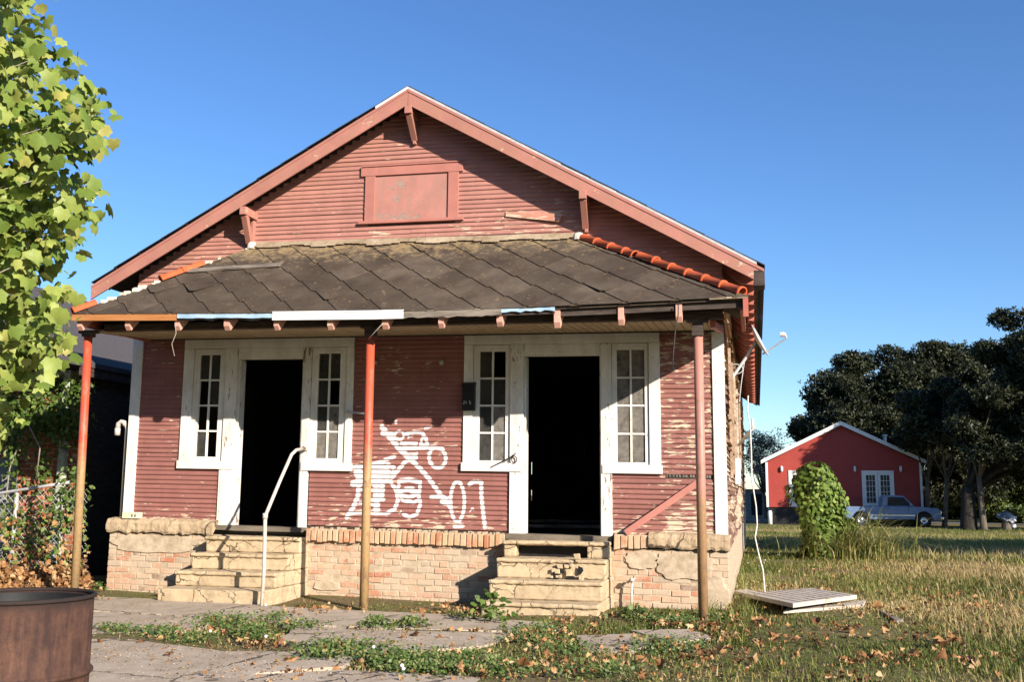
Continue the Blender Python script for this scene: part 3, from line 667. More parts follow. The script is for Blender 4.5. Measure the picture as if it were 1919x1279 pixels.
# boarded attic vent in the gable
fr = MB(); fr.box(-4.64, -4.51, -.034, .02, 4.475, 5.05, True); fr.box(-3.56, -3.43, -.034, .02, 4.475, 5.05, True); fr.box(-4.70, -3.375, -.036, .02, 5.052, 5.165, True)
fr.box(-4.715, -3.36, -.055, .02, 4.435, 4.473, True); fr.box(-4.69, -3.385, -.05, .02, 5.167, 5.185, True)
fo = fr.build('attic_vent', M['trimred'], H, bevel=.003)
pn = MB(); pn.box(-4.509, -3.561, -.012, .015, 4.474, 5.051, True); pn.build('plywood_panel', M['panel'], fo)
# a loose grey clapboard hanging on the gable
mb = MB(); a = U(948, 397, -.02); b = U(1052, 405, -.03); mb.hexa([(a[0], -.03, a[2]-.06), (b[0]-.03, -.05, b[2]-.07), (b[0]-.03, -.02, b[2]-.07), (a[0], -.01, a[2]-.06), (a[0], -.026, a[2]), (b[0]+.03, -.045, b[2]+.02), (b[0]+.03, -.02, b[2]+.02), (a[0], -.01, a[2])])
mb.build('loose_clapboard', M['greyfascia'] if False else painted('bare_clapboard', (.50, .22, .15), (.60, .45, .32), .5, (.4, 1, 2), 8), H)
# --- main roof
mb = MB(); th = .035
def roofslab(mb, y0, y1, lift, thick, over=.0, xe=None):
    xr, zr = RG[0], RG[2]+lift; er = (xe or (ER[0]))+over; el = ELf[0]-over
    zer = RG[2]-slR*(er-xr)+lift; zel = RG[2]-slL*(xr-el)+lift
    for (xe_, ze) in ((er, zer), (el, zel)):
        P = [(xr, y0, zr), (xe_, y0, ze), (xe_, y1, ze), (xr, y1, zr)]
        mb.hexa([P[0], P[1], P[2], P[3]] + [(p[0], p[1], p[2]+thick) for p in P])
rf = MB(); roofslab(rf, -.29, DEP+.3, .0, .03, -.06); ro = rf.build('roof', M['darkwood'], H)
# shingle skin with ragged edge strips on top
rf = MB(); rs = random.Random(4)
for side in (0, 1):
    n = 13; x0 = RG[0]; x1 = ER[0]-.01 if side == 0 else ELf[0]+.02
    for i in range(n):
        a = x0+(x1-x0)*i/n; b = x0+(x1-x0)*(i+1.06)/n
        za, zb = rtop(a)+.036, rtop(b)+.036+.006
        yo = -.315-rs.uniform(0, .02); th = .012
        rf.hexa([(a, yo, za), (b, yo, zb), (b, DEP+.32, zb), (a, DEP+.32, za), (a, yo, za+th), (b, yo, zb+th), (b, DEP+.32, zb+th), (a, DEP+.32, za+th)])
rf.build('roof_shingles', M['roof'], H)
dr = MB()
for (xa, xb) in ((RG[0], 0.07), (RG[0], -4.42)):
    for i in range(6):
        a = xa+(xb-xa)*i/6; b = xa+(xb-xa)*(i+1)/6
        dr.hexa([(a, -.318, rtop(a)+.006), (b, -.318, rtop(b)+.006), (b, -.31, rtop(b)+.006), (a, -.31, rtop(a)+.006), (a, -.326, rtop(a)+.034), (b, -.326, rtop(b)+.034), (b, -.30, rtop(b)+.034), (a, -.30, rtop(a)+.034)])
dr.build('drip_edge', M['drip'], H)
RW = .175
for s_, (xe) in ((1, ER[0]), (-1, ELf[0])):
    mb = MB(); xr = RG[0]+(.003*s_); zt = rtop(xe)
    mb.hexa([(xr, -.31, RG[2]-RW-.02), (xe, -.31, zt-RW), (xe, -.285, zt-RW), (xr, -.285, RG[2]-RW-.02), (xr, -.31, RG[2]), (xe, -.31, zt), (xe, -.285, zt), (xr, -.285, RG[2])])
    o = mb.build('rake_board', M['rake'], H, bevel=.003)
    m2 = MB(); m2.hexa([(xr, -.318, RG[2]-.03), (xe, -.318, zt-.03), (xe, -.3105, zt-.03), (xr, -.3105, RG[2]-.03), (xr, -.318, RG[2]+.004), (xe, -.318, zt+.004), (xe, -.3105, zt+.004), (xr, -.3105, RG[2]+.004)])
    m2.build('rake_trim', M['trimred'], o)
mb = MB(); mb.box(ER[0]-.11, ER[0]+.004, -.312, -.05, rtop(ER[0])-RW-.004, rtop(ER[0])-.01); mb.build('rake_end', M['darkwood'], H)
# soffit boards under the gable overhang (dark)
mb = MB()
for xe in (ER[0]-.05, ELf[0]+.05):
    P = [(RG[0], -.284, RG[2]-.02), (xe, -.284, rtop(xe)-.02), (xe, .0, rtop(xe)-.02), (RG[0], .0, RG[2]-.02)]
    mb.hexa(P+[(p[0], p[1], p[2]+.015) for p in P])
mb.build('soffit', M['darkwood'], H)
# knee braces
for i, (top, bot) in enumerate((((765, 205), (773, 272)), ((456, 395), (468, 465)), ((1092, 365), (1098, 437)))):
    t = U(*top, -.31); b = U(*bot, -.02); mb = MB()
    zt = min(t[2]+.0, rtop(t[0])-.13)
    mb.beam((t[0], -.33, zt), (t[0], .0, zt), .085, .10)
    mb.beam((t[0], -.27, zt-.04), (b[0] if i else t[0], -.03, b[2]+.06), .075, .075, (1, 0, 0))
    mb.beam((t[0], -.02, zt-.06), (t[0], -.02, b[2]-.0), .085, .04, (1, 0, 0))
    mb.build('knee_brace', M['rake'], H, bevel=.004)
# exposed rafter tails along the right eave
for k in range(26):
    y = .12+k*.62; x0 = XR-.02; x1 = ER[0]-.10; z0_, z1_ = rtop(x0)-.02, rtop(x1)-.02; mb = MB()
    mb.prism([(x0, y, z0_), (x1, y, z1_), (x1-.02, y, z1_-.12), (x1-.16, y, z1_-.10), (x0, y, z0_-.13)], (0, .05, 0)); mb.build('eave_rafter', M['tail2'], H)
# --- porch: posts, header, ceiling, rafter tails, roof
EY = -1.5; PT = dict(L=U(135, 590, EY), R=U(1400, 556, EY), TL=U(475, 464, -.03), TR=U(1085, 447, -.03))
ex0, ex1 = PT['L'][0], PT['R'][0]
def ez(x):    # sagging eave line, read along the photograph's eave
    p = [(135, 589), (330, 588), (520, 587), (700, 585), (850, 581), (1000, 576), (1150, 569), (1300, 561), (1400, 556)]
    q = np.array([U(a, b, EY) for a, b in p]); return float(np.interp(x, q[:, 0], q[:, 2]))
def tz(x): return float(np.interp(x, [PT['TL'][0], PT['TR'][0]], [PT['TL'][2], PT['TR'][2]]))
tx0, tx1 = PT['TL'][0], PT['TR'][0]
def pr(s, t):     # s world x, t 0 eave..1 wall
    zt = tz(min(max(s, tx0), tx1)); return np.array([s, EY+(-.03-EY)*t, ez(s)*(1-t)+zt*t])
SLN = math.hypot(1.47, 1.12)
bm = bmesh.new()
tl = bm.verts.layers.float.new('tint'); A = .36; c45 = math.sqrt(.5)
for i in range(-30, 45):
    for j in range(-30, 45):
        cx = ex0+(i-j)*A*c45; ct = (i+j)*A*c45
        if cx < ex0-.5 or cx > ex1+.5 or ct < -.4 or ct > SLN+.4: continue
        h = A*c45*1.04; lift = RNG.uniform(.010, .026) if RNG.random() < .05 else 0; jr = RNG.normal(0, .012); tt = random.random(); vs = []
        jx, jt = random.uniform(-.006, .006), random.uniform(-.006, .006)
        # clipped-corner diamond: bottom and side corners are cut
        e = .026
        shp = [(-e, -h+e*.3, .017), (e, -h+e*.3, .016), (h-e, -e*.2, .007), (h-e*.4, e, .006), (e, h, .0), (-e, h, .0), (-h+e*.4, e, .007), (-h+e, -e*.2, .010)]
        shp = [(a-b*jr, b+a*jr, z+lift*max(0, -b/h)) for a, b, z in shp]; top = [bm.verts.new((cx+a+jx, ct+b+jt, z)) for a, b, z in shp]; bot = [bm.verts.new((cx+a+jx, ct+b+jt, z-.010)) for a, b, z in shp]
        for v in top+bot: v[tl] = tt
        bm.faces.new(top); n = len(top)
        for q in range(n): bm.faces.new((top[q], bot[q], bot[(q+1) % n], top[(q+1) % n]))
for co, no in (((0, -.03, 0), (0, -1, 0)), ((0, SLN, 0), (0, 1, 0)), ((ex0, 0, 0), (-(SLN), (tx0-ex0), 0)), ((ex1, 0, 0), (SLN, ex1-tx1, 0))):
    geo = bm.verts[:]+bm.edges[:]+bm.faces[:]; bmesh.ops.bisect_plane(bm, geom=geo, plane_co=co, plane_no=no, clear_outer=True)
nrm = np.array([0, -1.12, 1.47])/SLN
for v in bm.verts:
    p = pr(v.co.x, v.co.y/SLN)+nrm*(v.co.z+.006); p -= np.array([HX, 0, 0]); v.co = p
bmesh.ops.recalc_face_normals(bm, faces=bm.faces[:])
me = bpy.data.meshes.new('porch_roof'); bm.to_mesh(me); bm.free(); PR = finish(me, 'porch_roof', M['shingle'], H, (0, 0, 0), False)
# deck below shingles and the hipped ends
mb = MB(); n = 24; T_ = []; B_ = []
for i in range(n+1):
    x = ex0+(ex1-ex0)*i/n; T_.append(pr(x, 0)-np.array([0, 0, .012]))
    xt = tx0+(tx1-tx0)*i/n; B_.append(pr(xt, 1)-np.array([0, 0, .012]))
V = [tuple(p) for p in T_+B_]+[tuple(p-np.array([0, 0, .02])) for p in T_+B_]; m = n+1
mb.add(V, [(i, i+1, m+i+1, m+i) for i in range(n)]+[(2*m+i, 3*m+i, 3*m+i+1, 2*m+i+1) for i in range(n)]+[(i, 2*m+i, 2*m+i+1, i+1) for i in range(n)])
for (xe, xt) in ((ex0, tx0), (ex1, tx1)):
    a = pr(xe, 0)-np.array([0, 0, .004]); b = pr(xt, 1)-np.array([0, 0, .004]); c = np.array([xe, -.01, ez(xe)])
    mb.prism([a, b, c], (0, 0, -.02))
mb.build('porch_deck', M['shingle'], PR)
# terracotta hip tiles
def hiptile(p, q, r0, r1, mat=M['terra']):
    p = np.array(p, float); q = np.array(q, float); t = (q-p)/np.linalg.norm(q-p); s = np.cross(t, (0, 0, 1)); s /= np.linalg.norm(s); u = np.cross(s, t)
    mb = MB(); n = 12; L = np.linalg.norm(q-p); rings = [(0, r0, 0), (L*.86, r1*.96, 0), (L*.88, r1*1.10, 0), (L*1.0, r1*1.12, 0), (L*1.0, r1*.9, 1), (0, r0*.85, 1)]
    vs = []
    for d, r, k in rings:
        for i in range(n+1):
            w = math.pi*(i/n)*1.1-.05*math.pi; vs.append(p+t*d+s*r*math.cos(w)+u*(r*math.sin(w)-.02))
    mb.add(vs, [(a*(n+1)+i, a*(n+1)+i+1, (a+1)*(n+1)+i+1, (a+1)*(n+1)+i) for a in range(5) for i in range(n)]); return mb.build('ridge_tile', mat, PR, smooth=True)
hR0 = np.array(pr(tx1, 1)); hR1 = np.array(pr(ex1, 0)); hL0 = np.array(pr(tx0, 1)); hL1 = np.array(pr(ex0, 0))
up_ = np.array([0, 0, .035])
for i in range(10):
    a = .03+i*.094; b = a+.104
    if i == 3: b -= .035
    o_ = np.array([0, 0, .012]) if i == 4 else 0
    hiptile(hR0+(hR1-hR0)*a+up_+o_, hR0+(hR1-hR0)*b+up_+o_, .060, .062)
for a, b in ((.30, .42), (.41, .54), (.88, 1.0)):
    hiptile(hL0+(hL1-hL0)*a+up_, hL0+(hL1-hL0)*b+up_, .060, .062)
mb = MB()
for c in (hR0+up_*.6, hL0+up_*.6): mb.lathe((c[0], c[1]-.02, c[2]-.05), [(.075, 0), (.07, .05), (.05, .085), (.0, .10)], 12)
for k in range(26):      # lime bedding left along the bare part of the left hip
    t = random.uniform(.02, .98); 
    if .30 < t < .54: continue
    c = hL0+(hL1-hL0)*t+np.array([random.uniform(-.03, .03), 0, .012]); s = random.uniform(.015, .045); mb.box(c[0]-s, c[0]+s*1.3, c[1]-s*.6, c[1]+s*.6, c[2]-.03, c[2]+s*.5)
mb.build('hip_mortar', simple('white_bedding_mortar', (.55, .47, .36), (.74, .67, .55), 12, .9, .6), PR, bevel=.006)['kind'] = 'stuff'
# torn flashing strip and worn board near the top left of the porch roof
mb = MB(); a = U(362, 498, -.55); b = U(512, 500, -.55)
p0 = pr(a[0], .60)+nrm*.035; p1 = pr(b[0]+.1, .66)+nrm*.035; mb.beam(p0, p1, .09, .015, nrm); mb.build('loose_flashing', M['greyfascia'], PR)
mb = MB()
for i in range(40):
    xa = tx0+(tx1-tx0)*i/40; xb = tx0+(tx1-tx0)*(i+1)/40; w = .035+.02*math.sin(i*.9)+random.uniform(0, .015)
    mb.hexa([tuple(pr(xa, 1-w)+nrm*.036), tuple(pr(xb, 1-w)+nrm*.036), tuple(pr(xb, 1)+nrm*.04), tuple(pr(xa, 1)+nrm*.04), tuple(pr(xa, 1-w)+nrm*.040), tuple(pr(xb, 1-w)+nrm*.040), tuple(pr(xb, 1)+nrm*.05+np.array([0, 0, .02])), tuple(pr(xa, 1)+nrm*.05+np.array([0, 0, .02]))])
mb.build('roof_flashing', simple('stained_flashing', (.20, .13, .07), (.46, .37, .25), 3, .9, .4, .004, fine=25), PR)
# posts
for key, (b, t, m_) in dict(a=((140, 1110), (166, 622), 'post_a'), b=((681, 1165), (695, 620), 'post_b'), c=((1318, 1160), (1308, 608), 'post_c')).items():
    pb = U(*b, -1.2); pt = U(*t, -1.2); 
    if key == 'a': pb = pb+np.array([0, 0, -.12])
    if key == 'c': pb = pb+np.array([0, 0, -.08])
    if key == 'b': pb = pb+np.array([0, 0, -.01])
    mb = MB(); mb.tube([pb, (pb+pt)/2, pt], .047, 16); mb.build('porch_post', M[m_], H, smooth=True)
# header and black sleeve at post tops
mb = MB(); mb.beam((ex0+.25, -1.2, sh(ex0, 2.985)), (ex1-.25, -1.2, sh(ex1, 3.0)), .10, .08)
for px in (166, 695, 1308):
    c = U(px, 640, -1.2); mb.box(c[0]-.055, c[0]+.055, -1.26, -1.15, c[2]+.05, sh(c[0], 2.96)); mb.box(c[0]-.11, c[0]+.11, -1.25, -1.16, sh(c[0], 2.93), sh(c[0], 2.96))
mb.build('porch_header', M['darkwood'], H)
mb = MB(); 
for (xa, xb) in ((XL+.15, XR-.1),):
    P = [(xa, -1.15, sh(xa, 2.96)), (xb, -1.15, sh(xb, 2.96)), (xb, -.035, sh(xb, 3.03)), (xa, -.035, sh(xa, 3.03))]
    mb.hexa(P+[(p[0], p[1], p[2]+.02) for p in P])
mb.build('porch_ceiling', M['ceil'], H)
mb = MB()      # end framing of the porch roof
for xe, s_ in ((ex0+.06, 1), (ex1-.05, -1)): mb = MB(); mb.beam((xe, EY+.05, ez(xe)-.07), (xe, -.02, ez(xe)-.06), .04, .11); mb.build('porch_end_rafter', M['tail2'], H)
mb = MB()
mb.beam((ex1-.35, -1.1, sh(ex1, 2.93)), (XR-.02, -.25, sh(ex1, 3.0)), .05, .07)
mb.build('porch_end_rafter', M['tail2'], H)
TL_ = [147, 237, 330, 423, 516, 617, 720, 825, 935, 1043, 1163, 1272]; rt = random.Random(9)
for k, px in enumerate(TL_):
    c = U(px, 600, EY); x = c[0]; mb = MB(); w = rt.uniform(.058, .070); ztop = ez(x)-.02
    drop = .165 if px < 1000 else .20
    pts = [(x-w/2, EY+.02, ztop), (x-w/2, EY+.02, ztop-drop*.72), (x-w/2, EY+.06, ztop-drop), (x-w/2, -1.16, ztop+.24-drop), (x-w/2, -1.16, ztop+.20)]
    mb.prism(pts, (w, 0, 0)); mb.build('rafter_tail', M['tail'], H, bevel=.003)
# fascia pieces along the eave
def fascia(px0, px1, t0, t1, mat, y=EY-.004, th=.022, ragged=0):
    mb = MB(); n = max(2, int((px1-px0)/9)); f = random.Random(int(px0)); P = []
    for i in range(n+1):
        px = px0+(px1-px0)*i/n; c = U(px, 590, y); zt = ez(c[0]); P.append((c[0], zt-t0+f.uniform(-1, 1)*ragged*.4, zt-t1+f.uniform(-1, 1)*ragged))
    for a, b in zip(P[:-1], P[1:]):
        mb.hexa([(a[0], y-th, a[2]), (b[0], y-th, b[2]), (b[0], y, b[2]), (a[0], y, a[2]), (a[0], y-th, a[1]), (b[0], y-th, b[1]), (b[0], y, b[1]), (a[0], y, a[1])])
    return mb.build('fascia_board', mat, H)
fascia(137, 332, .008, .082, M['orangefascia']); fascia(334, 512, .012, .058, M['bluefascia'], ragged=.004); fascia(334, 512, .06, .075, M['black'], y=EY+.01, ragged=.01)
fascia(512, 757, -.012, .083, M['whitefascia'], y=EY-.008); fascia(757, 940, .0, .078, M['greyfascia'], ragged=.010)
fascia(940, 1040, .01, .045, M['bluefascia'], ragged=.012, y=EY-.0); fascia(860, 1040, .012, .075, M['darkwood'], y=EY+.03); fascia(1330, 1402, .0, .016, M['mortar'])
fascia(1040, 1402, .0, .10, M['darkwood'], y=EY+.06)  # no fascia here: dark strip stands in for shade under the open eave
mb = MB(); c = U(1397, 590, EY); mb.box(c[0]-.02, c[0]+.03, EY-.02, EY+.03, ez(c[0])-.20, ez(c[0])); mb.build('corner_bracket', M['tail2'], H)
# porch frieze, lamp sockets
for px, py in ((828, 680), (703, 680)):
    c = U(px, py, -.02); mb = MB(); mb.tube([(c[0], -.016, c[2]), (c[0], -.05, c[2]), (c[0], -.075, c[2]-.01)], [.035, .032, .02], 12); mb.build('lamp_socket', simple('old_porcelain', (.35, .3, .22), (.45, .4, .3)), H, smooth=True)
mb = MB(); mb.beam((XL+.15, -.03, sh(XL, 3.04)), (XR-.1, -.03, sh(XR, 3.04)), .03, .05); mb.build('frieze', M['darkwood'], H)
mb = MB(); 
for (px, py) in ((732, 773), (600, 0)):
    if py == 0: continue
c = U(745, 773, -.03)
# shelf bracket scrap left of the middle post
a = U(648, 773, -.04); b = U(690, 776, -.10); mb.beam((a[0], -.04, a[2]), (b[0], -.14, b[2]), .03, .02); mb.build('bent_nail_strip', M['galv'], H)

# ================================================================== STOOPS AND THINGS BY THE HOUSE
def stoop(xs, xr, yb, tops, runs, name, label, hole=False, seed=1):
    root = empty(name, ((xs+xr)/2, (yb)/2, 0), label, 'steps', 'concrete front steps')
    rr = random.Random(seed); y = yb; mb = MB(); prevt = -.12
    zs = [sh(xs, t) for t in tops]
    for i, (t, r) in enumerate(zip(zs, runs)):
        y1 = y+r if i < len(zs)-1 else FY-.06
        xa, xb = xs+.0+i*.004, xr-i*.004
        # riser block
        if hole and i == 3:
            mb.box(xa, xa+.14, y, -.06, prevt, t-.05); mb.box(xb-.24, xb, y, -.06, prevt, t-.05); mb.box(xa, xb, y, -.06, t-.05+.0005, t-.001)
        else:
            n = 10
            for k in range(n):
                a = xa+(xb-xa)*k/n; b = xa+(xb-xa)*(k+1)/n
            mb.box(xa, xb, y, (-.06), prevt, t-.002)
        prevt = t; y = y1 if i < len(zs)-1 else y
    o = mb.build('step_block', M['step'], root, bevel=.016); rough_up(o, 5, .014)
    nb = MB(); y = yb
    for i, (t, r) in enumerate(zip(zs, runs)):      # rounded nosing along each tread
        xa, xb = xs-.006+i*.004, xr+.006-i*.004; n = 16; pts = [(xa+(xb-xa)*k/n, y-.004+rr.uniform(-.004, .004), t-.022+rr.uniform(-.003, .003)) for k in range(n+1)]
        if not (seed == 1 and i == 0): nb.tube(pts, [.022+rr.uniform(-.002, .002) for _ in pts], 10)
        y += r
    o = nb.build('nosing', M['step'], root, smooth=True); rough_up(o, 2, .016, .05); return root
stoop(-6.41, -5.17, -1.30, [.07, .235, .415, .595], [.34, .31, .30, .30], 'front_steps', 'cracked cream concrete steps up to the left doorway, beside the pipe handrail', seed=1)
st2 = stoop(-2.76, -1.56, -1.22, [.08, .275, .48, .655], [.31, .30, .28, .3], 'front_steps', 'crumbling cream concrete steps up to the right doorway, hollow under the top tread', hole=True, seed=2)
mb = MB(); mb.box(-2.62, -1.78, -.175, -.165, .46, .64); mb.build('hollow_shade_sheet', M['black'], st2)  # black sheet stands in for the shade deep in the hollow
mb = MB(); rr = random.Random(5)       # rubble in the broken riser
for i in range(13):
    c = U(1030+rr.uniform(0, 60), 1060+rr.uniform(-18, 26), -.64); s = rr.uniform(.02, .045)
    P_ = [(c[0]+i*s*rr.uniform(.5, 1), -.645+j*s*.5*rr.uniform(.5, 1), c[2]+k*s*rr.uniform(.4, .9)) for k in (-1, 1) for i, j in ((-1, -1), (1, -1), (1, 1), (-1, 1))]; mb.hexa(P_)
mb.build('broken_riser', M['step'], st2, bevel=.006)['kind'] = 'stuff'
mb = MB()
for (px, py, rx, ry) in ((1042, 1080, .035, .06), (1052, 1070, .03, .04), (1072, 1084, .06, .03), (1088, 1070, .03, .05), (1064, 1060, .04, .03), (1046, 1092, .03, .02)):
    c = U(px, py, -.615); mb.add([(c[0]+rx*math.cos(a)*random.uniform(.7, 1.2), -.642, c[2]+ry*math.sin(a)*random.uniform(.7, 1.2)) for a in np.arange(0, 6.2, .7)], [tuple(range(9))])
mb.build('hole_shade_patch', M['black'], st2)  # flat black patches painted for the shade inside broken holes
# handrail
R0 = U(490, 1142, -1.42); R0[2] = -.05; q1_ = U(497, 968, -1.42); q2_ = U(549, 846, -.75); q3_ = U(572, 841, -.06)
hr = MB(); bx = U(493, 1060, -1.42)
hr.tube([R0, (R0[0]+.01, R0[1], .4), q1_], .020, 10); hr.tube([q1_, (q1_+q2_)/2+np.array([0, 0, .01]), q2_-(q2_-q1_)*.06, q2_+np.array([.02, .04, .012]), q3_], .019, 10)
hr.tube([q1_-np.array([0, 0, .03]), q1_+np.array([0, 0, .03])], .028, 10); hr.tube([q3_-(0, .03, 0), q3_+(0, .03, 0)], .03, 10)
tag(hr.build('handrail', M['pipe'], smooth=True), 'bent white pipe handrail with peeling paint at the left doorway steps', 'handrail')
# mailbox with the number
a = U(867, 716, -.09); b = U(889, 770, -.09)
mbx = empty('mailbox', ((a[0]+b[0])/2, -.04, b[2]), 'small black mailbox marked 21 5 on the right door casing', 'mailbox')
mb = MB(); x0, x1, z0_, z1_ = a[0], b[0], b[2], a[2]
mb.box(x0, x1, -.11, -.036, z0_, z1_-.04); mb.build('box', M['black'], mbx, bevel=.004)
mb = MB(); mb.prism([(x0-.004, -.12, z1_-.045), (x0-.004, -.12, z1_-.03), (x0-.004, -.036, z1_), (x0-.004, -.036, z1_-.045)], (x1-x0+.008, 0, 0)); mb.build('lid', M['black'], mbx)
mb = MB(); DG = {'2': [(0, 1, 1, 1), (1, 1, 1, .5), (0, .5, 1, .5), (0, .5, 0, 0), (0, 0, 1, 0)], '1': [(.5, 1, .5, 0), (.2, .8, .5, 1)], '5': [(1, 1, 0, 1), (0, 1, 0, .5), (0, .5, 1, .5), (1, .5, 1, 0), (1, 0, 0, 0)]}
xx = x0+.02
for ch, xo in (('2', 0), ('1', .026), ('5', .07)):
    for (p0, p1, p2, p3) in DG[ch]:
        s = .018; hgt = .034; zc = z0_+.075
        mb.beam((xx+xo+p0*s, -.1115, zc+p1*hgt), (xx+xo+p2*s, -.1115, zc+p3*hgt+1e-5), .003, .005, (0, 1, 0.001))
mb.build('number', M['whitefascia'], mbx)
# leaning board, small strap on right casing
mb = MB(); a = U(1172, 1000, -.16); b = U(1308, 905, -.05); mb.beam(a, b, .03, .07, (0, 0, 1)); tag(mb.build('leaning_board', M['trimred'], bevel=.003), 'narrow red board leaning diagonally against the wall right of the right doorway', 'board')
mb = MB(); a = U(919, 877, -.05); b = U(962, 855, -.10); c = U(966, 850, -.06); mb.tube([a, b, c], .007, 6); cc = U(964, 862, -.05)
mb.tube([cc+np.array([.03*math.cos(t), -.01, .04*math.sin(t)]) for t in np.linspace(0, 6.28, 12)], .006, 6); mb.build('door_hasp', M['rust'], H)
# concrete block on the ledge at the left corner
a = U(230, 972, -.15); b = U(265, 958, -.15); blk = MB(); blk.box(a[0], b[0]-.02, -.17, -.09, sh(a[0], .765), sh(a[0], .84)); o = tag(blk.build('pale_block', M['greenbox'], bevel=.004), 'small cream block with two slots on the left end of the stone ledge', 'block')
mb = MB()
for q in (.55, .72): mb = MB(); x = a[0]+(b[0]-a[0])*q; mb.box(x-.008, x+.008, -.1715, -.169, sh(x, .785), sh(x, .82)); mb.build('slot', M['black'], o)
# standpipe + stub pipes
mb = MB(); p = U(1183, 1142, -.22); t = U(1185, 1088, -.22); mb.tube([(p[0], -.24, -.05), (t[0], -.24, t[2])], .012, 8); mb.tube([(t[0], -.24, t[2]), (t[0]+.03, -.24, t[2]+.02), (t[0]-.06, -.2, t[2]-.03)], .014, 8); mb.tube([(t[0]-.012, -.26, t[2]-.01), (t[0]+.012, -.26, t[2]+.02)], .025, 8)
tag(mb.build('water_standpipe', M['pipe'], smooth=True), 'short rusty white water pipe standing right of the right steps', 'pipe')
c = U(236, 798, -.02); vp = MB(); vx = -7.84
vp.tube([(vx, .05, .7), (vx, .05, 1.98), (vx-.01, .04, 2.04)], .014, 8)
vp.tube([(vx-.01, .04, 2.02), (vx-.025, .04, 2.06), (vx-.07, .04, 2.075), (vx-.11, .04, 2.05), (vx-.12, .04, 1.97)], [.028, .032, .030, .032, .034], 10)
vp.tube([(vx-.12, .04, 1.99), (vx-.12, .04, 1.90)], .036, 10)
tag(vp.build('service_pipe', M['pipe'], smooth=True), 'white pipe with an elbow fitting on the left corner of the house', 'pipe')
# hanging wires of the porch eave
def wire(name, pts, r, mat, label, grp='loose wires on the house'):
    mb = MB(); mb.tube(pts, r, 6); return tag(mb.build(name, mat, smooth=True), label, 'wire', grp)
wire('loose_wire', [U(328, 605, -1.52), U(330, 625, -1.5), U(322, 645, -1.5), U(327, 668, -1.5)], .005, M['twig'], 'short frayed pale strip hanging under the eave near the left post')
wire('loose_wire', [U(1271, 570, -1.52), U(1271, 590, -1.52), U(1266, 615, -1.5), U(1262, 660, -1.5), U(1260, 698, -1.5)], .006, M['darkcable'], 'dark wire hanging down from the eave left of the right post')
wire('loose_wire', [U(718, 606, -1.52), U(705, 620, -1.5), U(690, 636, -1.5)], .005, M['twig'], 'short pale strip hanging under the eave by the middle post')
cb = []
for px, py, y in ((1402, 742, 1.6), (1401, 770, 1.6), (1406, 800, 1.5), (1408, 850, 1.4), (1409, 900, 1.3), (1417, 950, 1.2), (1419, 985, 1.1), (1415, 1008, 1.0), (1422, 1040, .9), (1430, 1070, .85), (1434, 1098, .8)): cb.append(U(px, py, y))
cb[-1][2] = 0.0
from mathutils.geometry import interpolate_bezier
wire('hanging_cable', cb, .008, M['cable'], 'long white cable hanging from the right eave down to the grass')
mb = MB(); mb.tube([U(1384, 835, 3), U(1403, 812, 2.6), U(1411, 802, 2.5), U(1410, 785, 2.5)], .02, 8); mb.build('conduit_stub', M['cable'], H, smooth=True)
# satellite dish
DY = 3.2; dc = U(1419, 640, DY); mt = U(1378, 708, DY); mt[0] = XR+.02
sdh = empty('satellite_dish', tuple(mt), 'grey satellite dish seen edge-on under the right eave', 'satellite dish')
mb = MB(); ax = np.array([.88, -.12, .42]); ax /= np.linalg.norm(ax)
e1 = np.cross(ax, (0, 1, 0)); e1 /= np.linalg.norm(e1); e2 = np.cross(ax, e1); V = []; Rr = .235; nr = 5; nk = 28
for i in range(nr+1):
    r = Rr*i/nr
    for k in range(nk):
        w = 2*math.pi*k/nk; V.append(dc+ax*(.05*(r/Rr)**2)+e1*r*1.08*math.cos(w)+e2*r*math.sin(w))
V2 = [v-ax*.012 for v in V]; Fq = [(i*nk+k, i*nk+(k+1) % nk, (i+1)*nk+(k+1) % nk, (i+1)*nk+k) for i in range(nr) for k in range(nk)]
n0 = len(V); mb.add(V+V2, Fq+[tuple(n0+q for q in f[::-1]) for f in Fq]+[(nr*nk+k, nr*nk+(k+1) % nk, n0+nr*nk+(k+1) % nk, n0+nr*nk+k) for k in range(nk)])
mb.build('reflector', M['dish'], sdh, smooth=True)
lnb = U(1474, 634, DY-.15); mb = MB(); bot = dc-e1*.2 if (dc-e1*.2)[2] < dc[2] else dc+e1*.2
mb.tube([bot-ax*.02, lnb], .012, 8); mb.tube([lnb, lnb+np.array([-.02, 0, .07]), lnb+np.array([-.05, 0, .08])], .012, 8); mb.build('feed_arm', M['dish'], sdh)
mb = MB(); c = U(1466, 627, DY-.15); mb.tube([c+np.array([.04, 0, -.01]), c+np.array([-.03, 0, .0])], [.028, .035], 10); mb.build('receiver', M['dish'], sdh)
mb = MB(); mb.tube([mt, mt+(dc-mt)*.55, dc-ax*.03], .022, 10); mb.box(mt[0]-.01, mt[0]+.02, mt[1]-.07, mt[1]+.07, mt[2]-.08, mt[2]+.08)
mb.tube([mt+np.array([.05+.10*math.cos(t), 0, .12+.07*math.sin(t)]) for t in np.linspace(.3, 6.6, 20)], .007, 6); mb.tube([mt+(dc-mt)*.5, mt+np.array([.12, 0, -.1]), mt+np.array([.09, 0, -.35])], .006, 6)
mb.build('mast', M['dish'], sdh)
